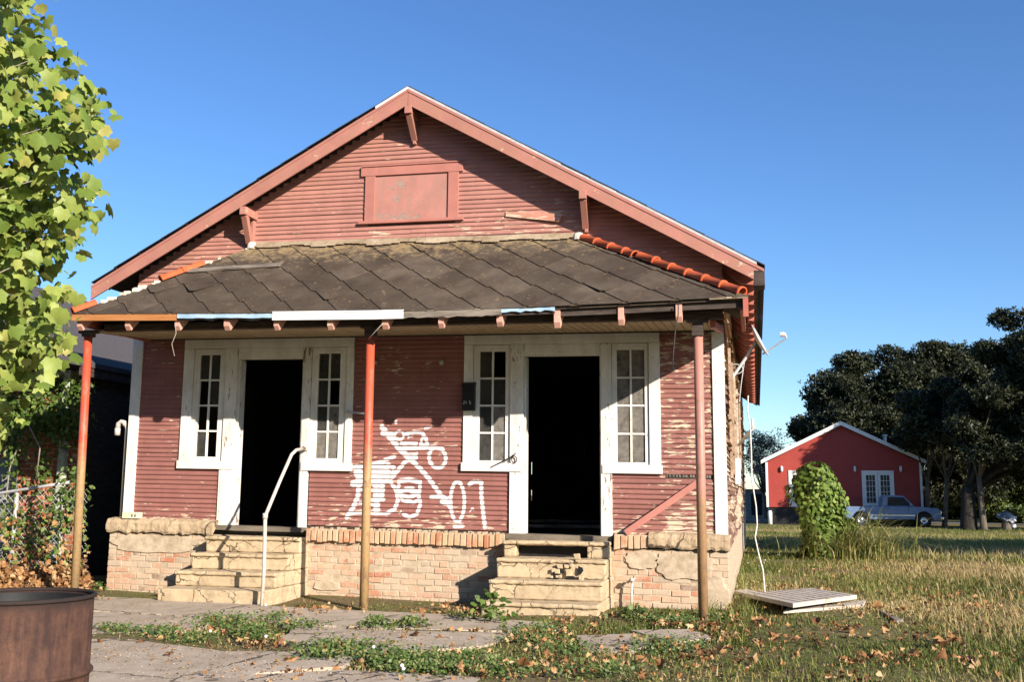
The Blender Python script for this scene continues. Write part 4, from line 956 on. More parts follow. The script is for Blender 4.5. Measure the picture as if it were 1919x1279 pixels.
# drum
dp_ = DP(173, 1115, 3.95); R_ = .292; cen = dp_-rgt*R_; zg = cen[2]-.875
dr = empty('steel_drum', (cen[0], cen[1], zg), 'open rusty brown steel drum cut off by the left edge', 'drum')
mb = MB(); prof = [(R_-.012, 0), (R_-.012, .27)]
for t in np.linspace(0, math.pi, 7): prof.append((R_-.012+.014*math.sin(t), .275+.03*t/math.pi))
prof += [(R_-.012, .56)]
for t in np.linspace(0, math.pi, 7): prof.append((R_-.012+.014*math.sin(t), .565+.03*t/math.pi))
prof += [(R_-.012, .86), (R_-.016, .86), (R_-.018, .02), (0, .015)]
mb.lathe((cen[0], cen[1], zg), prof, 64); mb.build('shell', M['rust'], dr, smooth=True); mb = MB(); mb.lathe((cen[0], cen[1], zg), [(R_-.0185, .855), (R_-.02, .03), (0, .025)], 48); mb.build('inside_shade', M['black'], dr, smooth=True)  # black inner skin stands in for shade inside the rusty drum
mb = MB(); mb.tube([(cen[0]+(R_-.010)*math.cos(w), cen[1]+(R_-.010)*math.sin(w), zg+.866) for w in np.linspace(0, 2*math.pi, 65)], .009, 8, False); mb.build('rim', M['rust'], dr, smooth=True)
# pile of old boards on the right
pile = []
def plank(pts, th, label, mat=M['boardpile'], lean=0):
    mb = MB(); P = [GP(px, py, zz) for px, py, zz in pts]; mb.prism([p-np.array([0, 0, th]) for p in P], (0, 0, th)); o = tag(mb.build('old_door_panel' if th > .04 else 'old_board', mat, bevel=.003), label, 'board', 'boards dumped in the grass'); return o
plank([(1392, 1112, .10), (1486, 1132, .12), (1606, 1116, .12), (1520, 1103, .11)], .045, 'white board panel with grid grooves lying on top of the pile in the grass')
mb = MB(); A_, B_, C_, D_ = [GP(*p) for p in ((1392, 1112, .1), (1486, 1132, .12), (1606, 1116, .12), (1520, 1103, .11))]
for k in range(1, 9): t = k/9; mb.beam(A_+(D_-A_)*t+(0, 0, .001), B_+(C_-B_)*t+(0, 0, .001), .010, .005)
for k in range(1, 4): t = k/4; mb.beam(A_+(B_-A_)*t+(0, 0, .001), D_+(C_-D_)*t+(0, 0, .001), .010, .004)
mb.build('groove', M['greyfascia'], bpy.data.objects['old_door_panel']) if False else None
GRV = mb
plank([(1376, 1108, .055), (1470, 1133, .06), (1486, 1128, .06), (1400, 1105, .055)], .03, 'dark-edged plank under the left end of the white panel')
plank([(1468, 1146, .03), (1478, 1138, .035), (1622, 1126, .04), (1618, 1134, .035)], .03, 'pale plank lying below the front edge of the white panel')
plank([(1640, 1140, .02), (1655, 1146, .02), (1692, 1162, .02), (1680, 1164, .02)], .025, 'short grey plank lying in the grass right of the board pile', M['greyfascia'])

dpn = bpy.data.objects['old_door_panel']; GRV.build('groove_strip', M['greyfascia'], dpn)  # dark raised strips drawn for the grid grooves
# ================================================================== LEFT: NEIGHBOUR HOUSE, FENCE
NX = -9.3
nh = empty('neighbour_house', (-13, 1.2, 0), 'low brick house with grey roof in shade behind the chain link fence', 'house')
mb = MB(); mb.box(-17, NX, 1.25, 15, -.1, 2.95); mb.build('wall', M['darkwood'], nh)
bricks('brick_front', -11.9, NX+.0, -.05, 2.6, 1.20, M['redbrick'], bw=.20, bh=.063, parent=nh)
mb = MB(); mb.box(-17, NX-.004, 1.206, 1.249, -.1, 2.9); mb.build('mortar_face', M['mortar'], nh)
mb = MB(); ov = .12; P = [(NX+ov, -.45, 2.93), (NX+ov, 15.2, 2.93), (-13.2, 15.2, 4.95), (-13.2, -.45, 4.95)]; mb.hexa(P+[(a, b, c+.07) for a, b, c in P])  # front overhang lengthened to shade the brick wall
P = [(-13.2, -.45, 4.95), (-13.2, 15.2, 4.95), (-17.2, 15.2, 2.93), (-17.2, -.45, 2.93)]; mb.hexa(P+[(a, b, c+.07) for a, b, c in P]); mb.build('roof', M['nroof'], nh)
mb = MB(); mb.prism([(-17, 1.22, 2.95), (NX, 1.22, 2.95), (-13.2, 1.22, 4.9)], (0, .1, 0)); mb.box(NX+.07, NX+.10, .9, 15, 2.80, 2.93); mb.build('gable', M['darkwood'], nh)
a = U(120, 850, 1.15); mb = MB(); mb.box(a[0]-.05, a[0]+.06, 1.08, 1.17, -.05, 2.9); mb.build('downpipe', M['greenpipe'], nh, bevel=.01)
a = U(0, 960, 1.1); b = U(29, 868, 1.1); mb = MB(); mb.box(a[0]-.9, b[0], 1.10, 1.18, a[2]-.6, b[2]+.05); mb.build('meter_cabinet', M['greypanel'], nh, bevel=.01)
# chain link fence
fe = empty('chain_link_fence', (-9.9, .3, 0), 'sagging chain link fence grown over with vines at the left', 'fence')
fx0, fx1 = -12.0, -8.46
def ftop(x): return float(np.interp(x, [-12, -9.86, -8.81, -8.46], [1.10, 1.15, 1.30, 1.27]))
mb = MB(); s = .088; wr = .0028
for k in range(-16, 60):
    for d in (1, -1):
        x0 = fx0+k*s*1.0; pts = []
        # diagonal from ground to top, broken in pieces with a small weave in y
        H_ = 1.28; 
        xa, za, xb, zb = x0, .03, x0+d*H_, .03+H_
        L = 14; prev = None
        for i in range(L+1):
            x = xa+(xb-xa)*i/L; z = za+(zb-za)*i/L
            if fx0 <= x <= fx1 and z <= ftop(x): pts.append((x, .3+.006*math.sin(i*2.2)*d+.03*math.sin(x*2+z*1.5), z))
            else:
                if len(pts) > 1: mb.tube(pts, wr, 4, False)
                pts = []
        if len(pts) > 1: mb.tube(pts, wr, 4, False)
mb.build('chain_link_mesh', M['galv'], fe)
mb = MB(); mb.tube([(x, .3, ftop(x)) for x in (-12, -10.6, -9.86, -9.3, -8.81)], .021, 8); mb.build('top_rail', M['galv'], fe, smooth=True)
for px in (-11.8, -9.62): mb = MB(); mb.tube([(px, .33, -.1), (px, .33, ftop(px)+.02)], .03, 8); mb.build('fence_post', M['galv'], fe, smooth=True)

# ================================================================== LEAF SHAPES
SYC = np.array([(0, .02, 0), (.24, -.10, .02), (.40, .06, -.03), (.58, .20, -.08), (.47, .36, -.03), (.44, .66, -.10), (.22, .64, -.01), (0, .95, -.12), (-.22, .64, -.01), (-.44, .66, -.10), (-.47, .36, -.03), (-.58, .20, -.08), (-.40, .06, -.03), (-.24, -.10, .02), (0, .34, .07)], float)
SYCF = [(14, i, (i+1) % 14) for i in range(14)]
OVL = np.array([(0, 0, 0), (.28, .35, -.05), (.2, .75, -.04), (0, 1, -.1), (-.2, .75, -.04), (-.28, .35, -.05), (0, .45, .04)], float)
OVLF = [(6, i, (i+1) % 6) for i in range(6)]
DIA = np.array([(0, 0, 0), (.26, .5, .03), (0, 1, 0), (-.26, .5, .03)], float); DIAF = [(0, 1, 2, 3)]
SPV = np.concatenate([DIA@np.array(Matrix.Rotation(a, 3, 'Z')@Matrix.Rotation(b, 3, 'X')) for a, b in ((0, .2), (2.0, -.5), (4.1, .5), (1.0, 1.1), (3.1, -1.0))])
SPF = [tuple(i*4+j for j in range(4)) for i in range(5)]
def leaves(name, pos, size, tv, tf, mat, parent=None, nbias=(0, 0, 0), tbias=(0, 0, 0), nk=1.0, rnd=None, origin=None):
    n = len(pos); N = unit(n)*nk+np.array(nbias); T = unit(n)*.8+np.array(tbias)
    V, Fc, a = scatter(tv, tf, np.asarray(pos, float), rots(N, T), RNG.uniform(*size, n), rnd)
    return mesh_np(name, V, Fc, mat, parent, {'rnd': a}, origin=origin)
# ------------------------------------------------------------------ sycamore at the left
def bound(y): return float(np.interp(y, [-400, 0, 30, 60, 75, 130, 165, 205, 260, 300, 335, 400, 450, 500, 545, 590, 640, 690, 750, 830, 900], [60, 85, 60, 95, 165, 180, 140, 198, 195, 140, 180, 175, 155, 150, 140, 142, 138, 112, 66, 30, -40]))
sy = empty('sycamore_tree', (-7.1, -5.6, 0), 'young sycamore with large yellow-green leaves reaching in from the left edge', 'tree')
pos = []; cl = []
while len(cl) < 1800:
    py = RNG.uniform(-330, 840); px = RNG.uniform(-950, 200); b_ = bound(py)-27
    if px > b_: continue
    dep = RNG.uniform(6.6, 8.9) if px < 60 else RNG.uniform(7.0, 8.3)
    if py > 700 and RNG.random() < .35: continue
    if py > 700 and px > -60 and RNG.random() < .6: continue
    
    if math.sin(px*.045+2*math.sin(py*.021))+math.sin(py*.038+1.4*math.sin(px*.03)) > 1.05 and px > 0: continue
    cl.append(DP(px, py, dep))
cl = np.array(cl); k = 12
pos = np.repeat(cl, k, 0)+np.clip(RNG.normal(0, .10, (len(cl)*k, 3)), -.17, .17)*np.array([1, 1, .9])
out_ = (pos-np.array([-7.3, -5.2, 3.0])); out_ /= np.linalg.norm(out_, axis=1, keepdims=True)
N = unit(len(pos))*.95+np.array(SUN)*.5+out_*.3+np.array([0, 0, .25]); T = unit(len(pos))*.6+np.array([0, 0, -1.0])
V, Fc, a = scatter(SYC, SYCF, pos, rots(N, T), RNG.uniform(.05, .14, len(pos))*(1+.25*(RNG.random(len(pos)) < .1)), RNG.beta(2, 2, len(pos)))
mesh_np('foliage', V, Fc, M['leaf'], sy, {'rnd': a})
mb = MB(); tb = np.array([-7.6, -5.6, -.05]); tips = []
mb.tube([tb, tb+(.03, .02, 1.5), tb+(.0, .05, 3.2), tb+(-.05, .1, 5.4), tb+(.05, .1, 7)], [.09, .08, .06, .04, .015], 10)
for c in cl[::4]:
    z = max(.9, c[2]-RNG.uniform(.5, 1.3)); s0 = np.array([tb[0], tb[1]+.05, min(z, 6.2)]); m_ = (s0+c)/2+np.array([0, 0, RNG.uniform(-.1, .12)])
    mb.tube([s0, m_, c], [.011, .007, .003], 5)
mb.build('trunk', M['twig'], sy, smooth=True)
# vines and saplings behind the fence
vi = empty('fence_vine', (-9.4, .4, 0), 'green creeper climbing the fence and brick wall at the left', 'vine')
P = []
for (px, py, sx, sy_, n, y) in ((135, 930, 22, 45, 260, .34), (110, 960, 30, 40, 160, .36), (60, 1000, 30, 50, 160, .4), (20, 1000, 25, 50, 120, .4), (120, 1060, 25, 25, 90, .4), (78, 870, 12, 50, 90, .9), (30, 900, 20, 60, 90, .8), (75, 800, 28, 26, 70, .9), (105, 815, 8, 25, 34, .8), (140, 730, 26, 22, 260, 1.1), (100, 720, 40, 20, 200, 1.2), (165, 700, 12, 10, 60, 1.3), (12, 830, 12, 60, 60, .6), (60, 770, 60, 30, 900, .75), (120, 790, 40, 30, 500, .95), (20, 800, 40, 50, 500, .7)):
    for _ in range(n): P.append(U(RNG.normal(px, sx*.6), RNG.normal(py, sy_*.6), y+RNG.uniform(-.14, .12)))
leaves('vine_leaves', np.array(P), (.05, .10), OVL, OVLF, M['vineleaf'], vi, (.4, -.5, .5), (0, 0, -.8))
mb = MB()
for pts in (((0, 1000), (12, 930), (22, 850), (32, 770)), ((8, 960), (18, 880), (40, 820), (58, 795)), ((55, 800), (75, 840), (68, 900)), ((130, 1080), (118, 1000), (140, 940), (128, 900)), ((60, 1080), (50, 1000), (80, 940))):
    mb.tube([U(px, py, .5+.1*i) for i, (px, py) in enumerate(pts)], .010, 5)
mb.build('vine_stem', M['twig'], vi, smooth=True)
# ------------------------------------------------------------------ right: creeper-covered stump, tall grass
c0 = np.array([1.22, 9.9, 0]); st = empty('creeper_covered_stump', tuple(c0), 'stump smothered in bright green creeper beside the tall grass', 'shrub')
n = 4200; w = RNG.uniform(0, 2*math.pi, n); z = RNG.uniform(0, 1.83, n); z += .07*np.sin(w*2+1)*(z > 1)
r = .43*np.clip(np.sqrt(np.clip(1-((z-1.15)/.74)**2*(z > 1.15), 0, 1)), 0, 1)*(.78+.22*np.clip(z/1.0, 0, 1)); r = r*(1+.16*np.sin(w*3+z*3)+.10*np.sin(w*5-z*7))*RNG.uniform(.68, 1.12, n)+.02
P = np.stack([c0[0]+r*np.cos(w)+.06*np.sin(z*3), c0[1]+r*np.sin(w), z], 1)
N = np.stack([np.cos(w), np.sin(w), .5+0*w], 1)+unit(n)*.6; T = unit(n)*.5+np.array([0, 0, -1])
V, Fc, a = scatter(OVL*np.array([1.5, 1, 1]), OVLF, P, rots(N, T), RNG.uniform(.06, .12, n)); mesh_np('creeper', V, Fc, M['creeper'], st, {'rnd': a})
mb = MB(); mb.tube([c0, c0+(.03, 0, .7), c0+(.0, .02, 1.35)], [.28, .25, .2], 12); mb.build('trunk', M['darkbark'], st)
def blades(base, length, width, dirs, bend, segs=4):
    """arching blades: base n*3, dirs n*3 horizontal, returns tris/quads"""
    n = len(base); t = np.linspace(0, 1, segs+1); up = np.array([0, 0, 1.]); side = np.cross(dirs, up)
    C = base[:, None]+up*(length[:, None]*(t-bend[:, None]*.5*t**2))[..., None]+dirs[:, None]*(length[:, None]*bend[:, None]*.75*t**2)[..., None]
    Wd = (width[:, None]*(1-t**1.5*.92))[..., None]*side[:, None]
    V = np.stack([C-Wd, C+Wd], 2).reshape(n, -1, 3); k = 2*(segs+1)
    f = np.array([(2*i, 2*i+1, 2*i+3, 2*i+2) for i in range(segs)]); Fc = (f[None]+(np.arange(n)*k)[:, None, None]).reshape(-1, 4)
    return V.reshape(-1, 3), Fc, k
def hdir(n):
    w = RNG.uniform(0, 2*math.pi, n); return np.stack([np.cos(w), np.sin(w), 0*w], 1)
def blade_obj(name, base, length, width, bend, mat, parent=None, rnd=None, dirs=None, segs=3, origin=None):
    n = len(base); V, Fc, k = blades(base, length, width, hdir(n) if dirs is None else dirs, bend, segs)
    return mesh_np(name, V, Fc, mat, parent, {'rnd': np.repeat(RNG.random(n) if rnd is None else rnd, k)}, origin=origin)
n = 620; b0 = np.array([1.85, 9.8, -.02]); B = b0+RNG.normal(0, 1, (n, 3))*np.array([.42, .30, 0]); D = hdir(n)+np.array([.45, -.1, 0]); D /= np.linalg.norm(D, axis=1, keepdims=True)
tag(blade_obj('tall_grass_clump', B, RNG.uniform(.6, 1.9, n), RNG.uniform(.006, .013, n), RNG.uniform(.7, 1.75, n), M['cane'], dirs=D, segs=6, origin=(1.75, 9.9, 0)), 'tall arching clump of cane-like grass right of the creeper-covered stump', 'grass clump')
# ------------------------------------------------------------------ trees
def crown_pts(lobes, n):
    lob = np.array([l[:3] for l in lobes], float); R = np.array([l[3:6] for l in lobes], float); vol = R.prod(1)**(2/3); idx = RNG.choice(len(lobes), n, p=vol/vol.sum())
    u = unit(n)*((RNG.random(n)**.33)*(1+.22*(RNG.random(n)**3)))[:, None]; P = lob[idx]+u*R[idx]
    k = np.sin(P[:, 0]*1.9+P[:, 2]*2.3)+np.sin(P[:, 1]*2.1-P[:, 2]*1.7)+np.sin(P[:, 0]*.9-P[:, 1]*1.3)
    return P[(k+RNG.normal(0, .5, n)) > -.9]
def lobes_in(cx, cy, cz, rx, ry, rz, n, lr, seed, flat=1.0):
    rr = np.random.default_rng(seed); out = []
    for i in range(n):
        u = rr.normal(size=3); u /= np.linalg.norm(u); q = rr.uniform(.45, 1)
        s = rr.uniform(.6, 1.25)*lr; out.append((cx+u[0]*rx*q, cy+u[1]*ry*q, cz+u[2]*rz*q*flat, s, s, s*.62))
    return out
def tree(name, base, lobes, n, size, mat, label, bark, trunk, group=None, limbs=14):
    root = empty(name, tuple(base), label, 'tree', group); P = crown_pts(lobes, n)
    leaves('crown', P, size, SPV, SPF, mat, root, (0, 0, .4))
    mb = MB(); r0, hgt, lean = trunk; b = np.array(base, float)-np.array([0, 0, .2]); f = b+np.array([lean[0], lean[1], hgt])
    mb.tube([b, b+(f-b)*.15, b+(f-b)*.6, f], [r0*1.5, r0*1.1, r0*.9, r0*.75], 12)
    rr = random.Random(int(abs(base[0])*10)); ls = rr.sample(lobes, min(limbs, len(lobes)))
    for l in ls:
        e = np.array(l[:3]); m_ = f+(e-f)*.45+np.array([rr.uniform(-.4, .4), rr.uniform(-.4, .4), rr.uniform(-.5, .1)]); mb.tube([f-(0, 0, .3), m_, e], [r0*.45, r0*.26, r0*.05], 7)
    mb.build('trunk', bark, root, smooth=True); return root
oA = (11.45, 50.3, float(gz(10, 50)))
LA = lobes_in(17.2, 50.5, 7.4, 4.0, 4.2, 3.4, 46, 1.8, 3)+[(14.6, 50, 11.2, 1.5, 1.2, .6), (13.2, 50, 9.4, 1.0, .9, .7), (17, 50, 4.0, 2.5, 2, 1.4), (13, 50, 4.6, 2.0, 2, 1.2), (14.5, 48.6, 3.6, 1.8, 1.2, .9), (12.4, 49, 3.5, 1.2, 1, .7), (15.5, 51, 2.6, 1.6, 1, .9), (17, 48, 3.0, 2.2, 2, 1.4), (19, 50, 3, 2.4, 2, 2), (12.0, 51, 5.8, 1.2, 1, .8)]
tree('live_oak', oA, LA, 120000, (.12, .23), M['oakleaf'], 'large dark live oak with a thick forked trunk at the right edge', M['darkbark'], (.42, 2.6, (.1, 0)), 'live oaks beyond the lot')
oB = (9.5, 66, float(gz(0, 60)))
LB = lobes_in(10.3, 66, 6.8, 6.2, 4.2, 4.2, 70, 2.1, 8)+[(16, 67, 7, 3, 2, 2.5), (17, 67, 10, 2.5, 2, 1.8), (12.2, 66, 2.6, 2.6, 2, 1.8), (15, 66, 2.6, 3, 2, 1.9), (13.5, 65, 4.6, 3, 2, 1.8), (17, 66, 4.6, 3, 2, 2.2), (16.2, 66, 10.6, 2.0, 1.6, 1.2), (14.6, 66, 11.3, 1.6, 1.4, .9), (8.2, 66, 3.6, 2.4, 2, 1.6), (12.5, 66, 11.3, 1.8, 1.5, 1.0), (9.6, 66, 11.2, 1.4, 1.2, .9), (4.0, 66, 5.6, 1.7, 1.4, 1.1), (3.9, 66, 6.0, 1.3, 1.2, .8), (2.9, 66, 5.6, .8, .8, .6), (4.8, 66, 7.6, 1.1, 1, .8), (6.2, 66, 9.0, 1.4, 1.2, 1.0), (7.2, 66, 10.8, 1.5, 1.3, .9), (5.2, 66, 4.8, 1.6, 1.2, .7)]
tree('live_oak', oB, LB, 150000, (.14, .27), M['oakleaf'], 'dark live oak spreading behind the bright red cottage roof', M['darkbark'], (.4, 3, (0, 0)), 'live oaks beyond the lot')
for i, (px, dep, lab) in enumerate(((1768, 60, 'thin pale-barked tree trunk between the pickup and the thick oak trunk'), (1738, 62, 'slender leaning tree trunk just right of the pickup'), (1842, 56, 'slim straight trunk just right of the thick oak trunk'))):
    q = DP(px, 960, dep); zb = float(gz(q[0], q[1])); LL = lobes_in(q[0]+.5, q[1], 6.0, 2.4, 2, 1.8, 12, 1.2, 20+i)
    tree('slender_tree', (q[0], q[1], zb), LL, 7000, (.14, .24), M['oakleaf'], lab, M['bark'], (.14+.03*(i == 2), 3.2, (.3-.2*i, 0)), 'slender trees around the oak', 7)
# sparse tree at the horizon right of the old house
q = DP(1437, 950, 78); tree('sparse_tree', (q[0], q[1], -.62), lobes_in(q[0], q[1], 4.3, 1.5, 1.3, 2.6, 44, .8, 5), 5200, (.07, .13), M['greyleaf'], 'thin grey-leaved tree between the old house and the red cottage', M['bark'], (.12, 2.4, (-.2, 0)), None, 30)
for i, (px, py, dep, rx, rz, mt_, lab) in enumerate(((1895, 935, 72, 3.6, 2.3, 'bushleaf', 'sunlit green bush beyond the road at the right edge'), (1850, 950, 80, 3.0, 1.6, 'bushleaf', 'low green bush right of the oak trunk'), (1740, 940, 84, 4.5, 1.8, 'oakleaf', 'dark bush behind the pickup'), (1990, 930, 76, 5, 3, 'bushleaf', 'tall bush mostly outside the right edge'), (1415, 950, 88, 3.0, 1.2, 'bushleaf', 'low bush beside the shed left of the red cottage'))):
    q = DP(px, py, dep); leaves_ = crown_pts(lobes_in(q[0], q[1], -.3+rz*.6, rx, 2, rz*.8, 18, rx*.35, 40+i), 9000); leaves_ = leaves_[leaves_[:, 2] > -.7]
    tag(leaves('bush', leaves_, (.14, .26), SPV, SPF, M[mt_], None, (0, -.3, .4), origin=(q[0], q[1], -.62)), lab, 'bush', 'bushes along the far road')
# trees across the lot, out of frame to the right, whose shade lies over the grass
for (bx, by, lo, lab) in (((12.6, 6.4, 0), None, lobes_in(12.4, 6.4, 6.0, 2.4, 1.5, .7, 14, 1.0, 63), 'smallest dark tree standing right of the picture'), ((19.5, 6.8, 0), None, lobes_in(18.6, 8.4, 6.8, 6.8, 5.4, 1.6, 56, 1.7, 61), 'broad dark tree standing right of the picture'), ((27.5, 9.5, 0), None, lobes_in(28, 11, 7.4, 6.6, 6, 1.6, 44, 2.0, 62), 'farther dark tree standing right of the picture')):
    tree('shade_tree', bx, lo, 26000, (.36, .6), M['oakleaf'], lab, M['darkbark'], (.3, 4, (0, 0)), 'trees right of the picture', 8)
# unseen trees added behind the camera to block low sky light
for i in range(8):
    x = -50+i*8.5+RNG.uniform(-1, 1); y = -33+RNG.uniform(-2, 2)
    tree('sky_blocking_tree', (x, y, 0), lobes_in(x, y, 7.2, 4.6, 3.2, 5.2, 26, 2.4, 70+i), 7500, (.5, .8), M['oakleaf'], ['first', 'second', 'third', 'fourth', 'fifth', 'sixth', 'seventh', 'eighth'][i]+' unseen tree from the left in the row added to block low sky', M['darkbark'], (.3, 3, (0, 0)), 'unseen trees added to block low sky', 6)
# ------------------------------------------------------------------ red cottage
CY = 56.0; zb = float(gz(0, CY)); cr = empty('red_cottage', (5.3, CY, zb), 'bright red cottage with white trim and two pairs of white glass doors', 'house')
cx0, cx1, ce, pk = .68, 9.93, 3.30, (5.29, 5.84)
mb = MB(); mb.prism([(cx0, CY, .46), (cx1, CY, .46), (cx1, CY, ce), (pk[0], CY, pk[1]-.18), (cx0, CY, ce)], (0, 11, 0)); mb.build('wall', M['barn'], cr)
mb = MB(); mb.box(cx0+.1, cx1-.1, CY+.1, CY+10.8, zb-.1, .459); mb.build('crawl_space_shade', M['black'], cr)  # black box stands in for the shadow under the raised floor
mb = MB(); sl = (pk[1]-3.36)/(pk[0]-.35)
for s_ in (-1, 1):
    xe = pk[0]+s_*(pk[0]-.38); P = [(pk[0], CY-.3, pk[1]-.10), (xe, CY-.3, 3.30), (xe, CY+11.3, 3.30), (pk[0], CY+11.3, pk[1]-.10)]; mb.hexa(P+[(a, b, c+.10) for a, b, c in P])
rr_ = mb.build('roof', M['nroof'], cr)
mb = MB(); q = DP(1676, 838, 68); mb.tube([(8.4, CY+4, 4.1), (8.4, CY+4, 5.15)], .10, 8); mb.tube([(8.4, CY+4, 5.15), (8.4, CY+4, 5.25)], .16, 8); mb.build('vent_pipe', M['cwhite'], rr_)
for s_ in (-1, 1):
    xe = pk[0]+s_*(pk[0]-.33); mb = MB(); mb.prism([(pk[0], CY-.34, pk[1]-.22), (xe, CY-.34, 3.19), (xe, CY-.34, 3.42), (pk[0], CY-.34, pk[1]+.04)], (0, .04, 0)); mb.build('rake_trim', M['cwhite'], cr)
for x in (cx0, cx1): mb = MB(); mb.box(x-.07, x+.07, CY-.03, CY+.1, .46, ce); mb.build('corner_board', M['cwhite'], cr)
def fdoor(px0, px1):
    x0 = U(px0, 900, CY)[0]; x1 = U(px1, 900, CY)[0]; z0, z1 = .5, 2.78
    f = MB(); f.box(x0, x0+.10, CY-.05, CY-.001, z0, z1, False); f.box(x1-.10, x1, CY-.05, CY-.001, z0, z1); f.box(x0+.1, x1-.1, CY-.05, CY-.001, z1-.12, z1); fr = f.build('french_door', M['cwhite'], cr)
    xm = (x0+x1)/2
    for a, b in ((x0+.101, xm-.01), (xm+.01, x1-.101)):
        m = MB(); s = .15; m.box(a, a+s, CY-.035, CY-.002, z0, z1-.121); m.box(b-s, b, CY-.035, CY-.002, z0, z1-.121); m.box(a+s, b-s, CY-.035, CY-.002, z0, z0+.28); m.box(a+s, b-s, CY-.035, CY-.002, z1-.28, z1-.121)
        for k in (1, 2): xx = a+s+(b-a-2*s)*k/3; m.box(xx-.012, xx+.012, CY-.025, CY-.012, z0+.28, z1-.28)
        for k in range(1, 5): zz = z0+.28+(z1-z0-.56)*k/5; m.box(a+s, b-s, CY-.027, CY-.0125, zz-.012, zz+.012)
        m.build('door_leaf', M['cwhite'], fr); g_ = MB(); g_.box(a+s, b-s, CY-.012, CY-.003, z0+.28, z1-.28); g_.build('pane', M['cglass'], fr)
fdoor(1478, 1540); fdoor(1615, 1675)
for px in (1465, 1547, 1602, 1688):
    c = U(px, 880, CY-.1); mb = MB(); mb.lathe((c[0], CY-.12, c[2]-.14), [(0, -.05), (.05, 0), (.085, .10), (.07, .25), (.10, .26), (.0, .36)], 8); mb.build('wall_lantern', M['cwhite'], cr)
mb = MB(); q = DP(1443, 965, 64); mb.tube([(q[0], q[1], zb-.1), (q[0], q[1], zb+.75), (q[0], q[1], zb+.85)], [.13, .13, .08], 12); tag(mb.build('white_post_stub', M['cwhite'], smooth=True), 'short round white stub in front of the left corner of the red cottage', 'post')
q = DP(1419, 925, 82); sd_ = empty('garden_shed', (q[0], q[1], -.62), 'small dark shed far off left of the red cottage', 'shed')
mb = MB(); mb.box(q[0]-1.0, q[0]+.5, q[1], q[1]+2, -.7, 1.55); mb.build('wall', M['greypanel'], sd_); mb = MB(); mb.box(q[0]-.5, q[0]+.35, q[1]-.03, q[1]-.001, -.4, 1.3); mb.build('door', M['black'], sd_); mb = MB(); mb.box(q[0]-1.15, q[0]+.7, q[1]-.2, q[1]+2.2, 1.56, 1.68); mb.build('roof', M['nroof'], sd_)
# utility lines
mb = MB(); a = DP(1470, 832, 90); b = DP(1300, 812, 90)
pts = [a+(b-a)*t+np.array([0, 0, -.6*4*t*(1-t)]) for t in np.linspace(-1.2, 1, 14)]; mb.tube(pts, .02, 4)
pts = [p-np.array([0, 0, .9]) for p in pts]; mb.tube(pts, .02, 4)
tag(mb.build('power_line', M['black']), 'faint pair of overhead lines crossing behind the thin grey tree', 'power line')
# ------------------------------------------------------------------ pickup truck
TY = 53.0; tz_ = float(gz(0, TY)); t0 = 5.0; TR = empty('pickup_truck', (t0+2.65, TY+.9, tz_), 'faded blue pickup truck parked in the shade before the red cottage', 'pickup truck')
def prof(pts, y0, y1, name, mat, parent=TR, bevel=.04):
    mb = MB(); mb.prism([(t0+x, y0, tz_+z) for x, z in pts], (0, y1-y0, 0)); return mb.build(name, mat, parent, bevel=bevel)
def arch(cx, r, z0, n=9): return [(cx+r*math.cos(a), z0+r*math.sin(a)) for a in np.linspace(0, math.pi, n)]
rw, fw_ = 1.15, 4.40; wz = .38
low = [(.05, .48)]+[(p[0], p[1]) for p in arch(rw, .44, wz)[::-1]]+[(2.0, .40), (3.8, .40)]+[(p[0], p[1]) for p in arch(fw_, .44, wz)[::-1]]+[(5.22, .45), (5.30, .60), (5.27, .92), (5.12, 1.02), (3.98, 1.10), (2.35, 1.10), (.05, 1.06)]
body = prof(low, TY, TY+1.85, 'body', M['truck'])
cab = prof([(2.30, 1.095), (3.98, 1.095), (3.45, 1.62), (3.32, 1.68), (2.50, 1.69), (2.34, 1.62)], TY+.10, TY+1.75, 'cab', M['truck'])
mb = MB(); mb.box(t0+.12, t0+2.24, TY+.14, TY+1.7, tz_+1.05, tz_+1.062+.03); mb.build('bed_floor', M['black'], TR)
for y_, s_ in ((TY+.10, -1), (TY+1.75, 1)):
    mb = MB(); mb.prism([(t0+x, y_+s_*.006, tz_+z) for x, z in [(2.56, 1.14), (3.80, 1.14), (3.40, 1.58), (2.58, 1.60)]], (0, s_*.014, 0)); mb.build('side_window', M['black'], cab)
mb = MB(); mb.beam((t0+3.93, TY+.93, tz_+1.15), (t0+3.49, TY+.93, tz_+1.60), 1.45, .012, (1, 0, 1)); mb.build('windscreen', M['cglass'], cab)
for cx in (rw, fw_):
    for y_ in (TY+.02, TY+1.62):
        mb = MB(); c = (t0+cx, tz_+wz); n = 24; pr_ = [(.19, 0), (.32, 0), (.38, .03), (.38, .19), (.32, .22), (.19, .22)]
        vs = [(c[0]+r*math.cos(2*math.pi*k/n), y_+d, c[1]+r*math.sin(2*math.pi*k/n)) for r, d in pr_ for k in range(n)]
        mb.add(vs, [(i*n+k, i*n+(k+1) % n, ((i+1) % 6)*n+(k+1) % n, ((i+1) % 6)*n+k) for i in range(6) for k in range(n)])
        wo = mb.build('wheel', M['tyre'], TR, smooth=True)
        mb = MB(); pr_ = [(.0, .03), (.06, .02), (.08, .05), (.16, .06), (.19, .015)]
        vs = [(c[0]+r*math.cos(2*math.pi*k/n), (y_+d) if y_ < TY+1 else (y_+.22-d), c[1]+r*math.sin(2*math.pi*k/n)) for r, d in pr_ for k in range(n)]
        mb.add(vs, [(i*n+k, i*n+(k+1) % n, (i+1)*n+(k+1) % n, (i+1)*n+k) for i in range(4) for k in range(n)]); mb.build('hubcap', M['chrome'], wo, smooth=True)
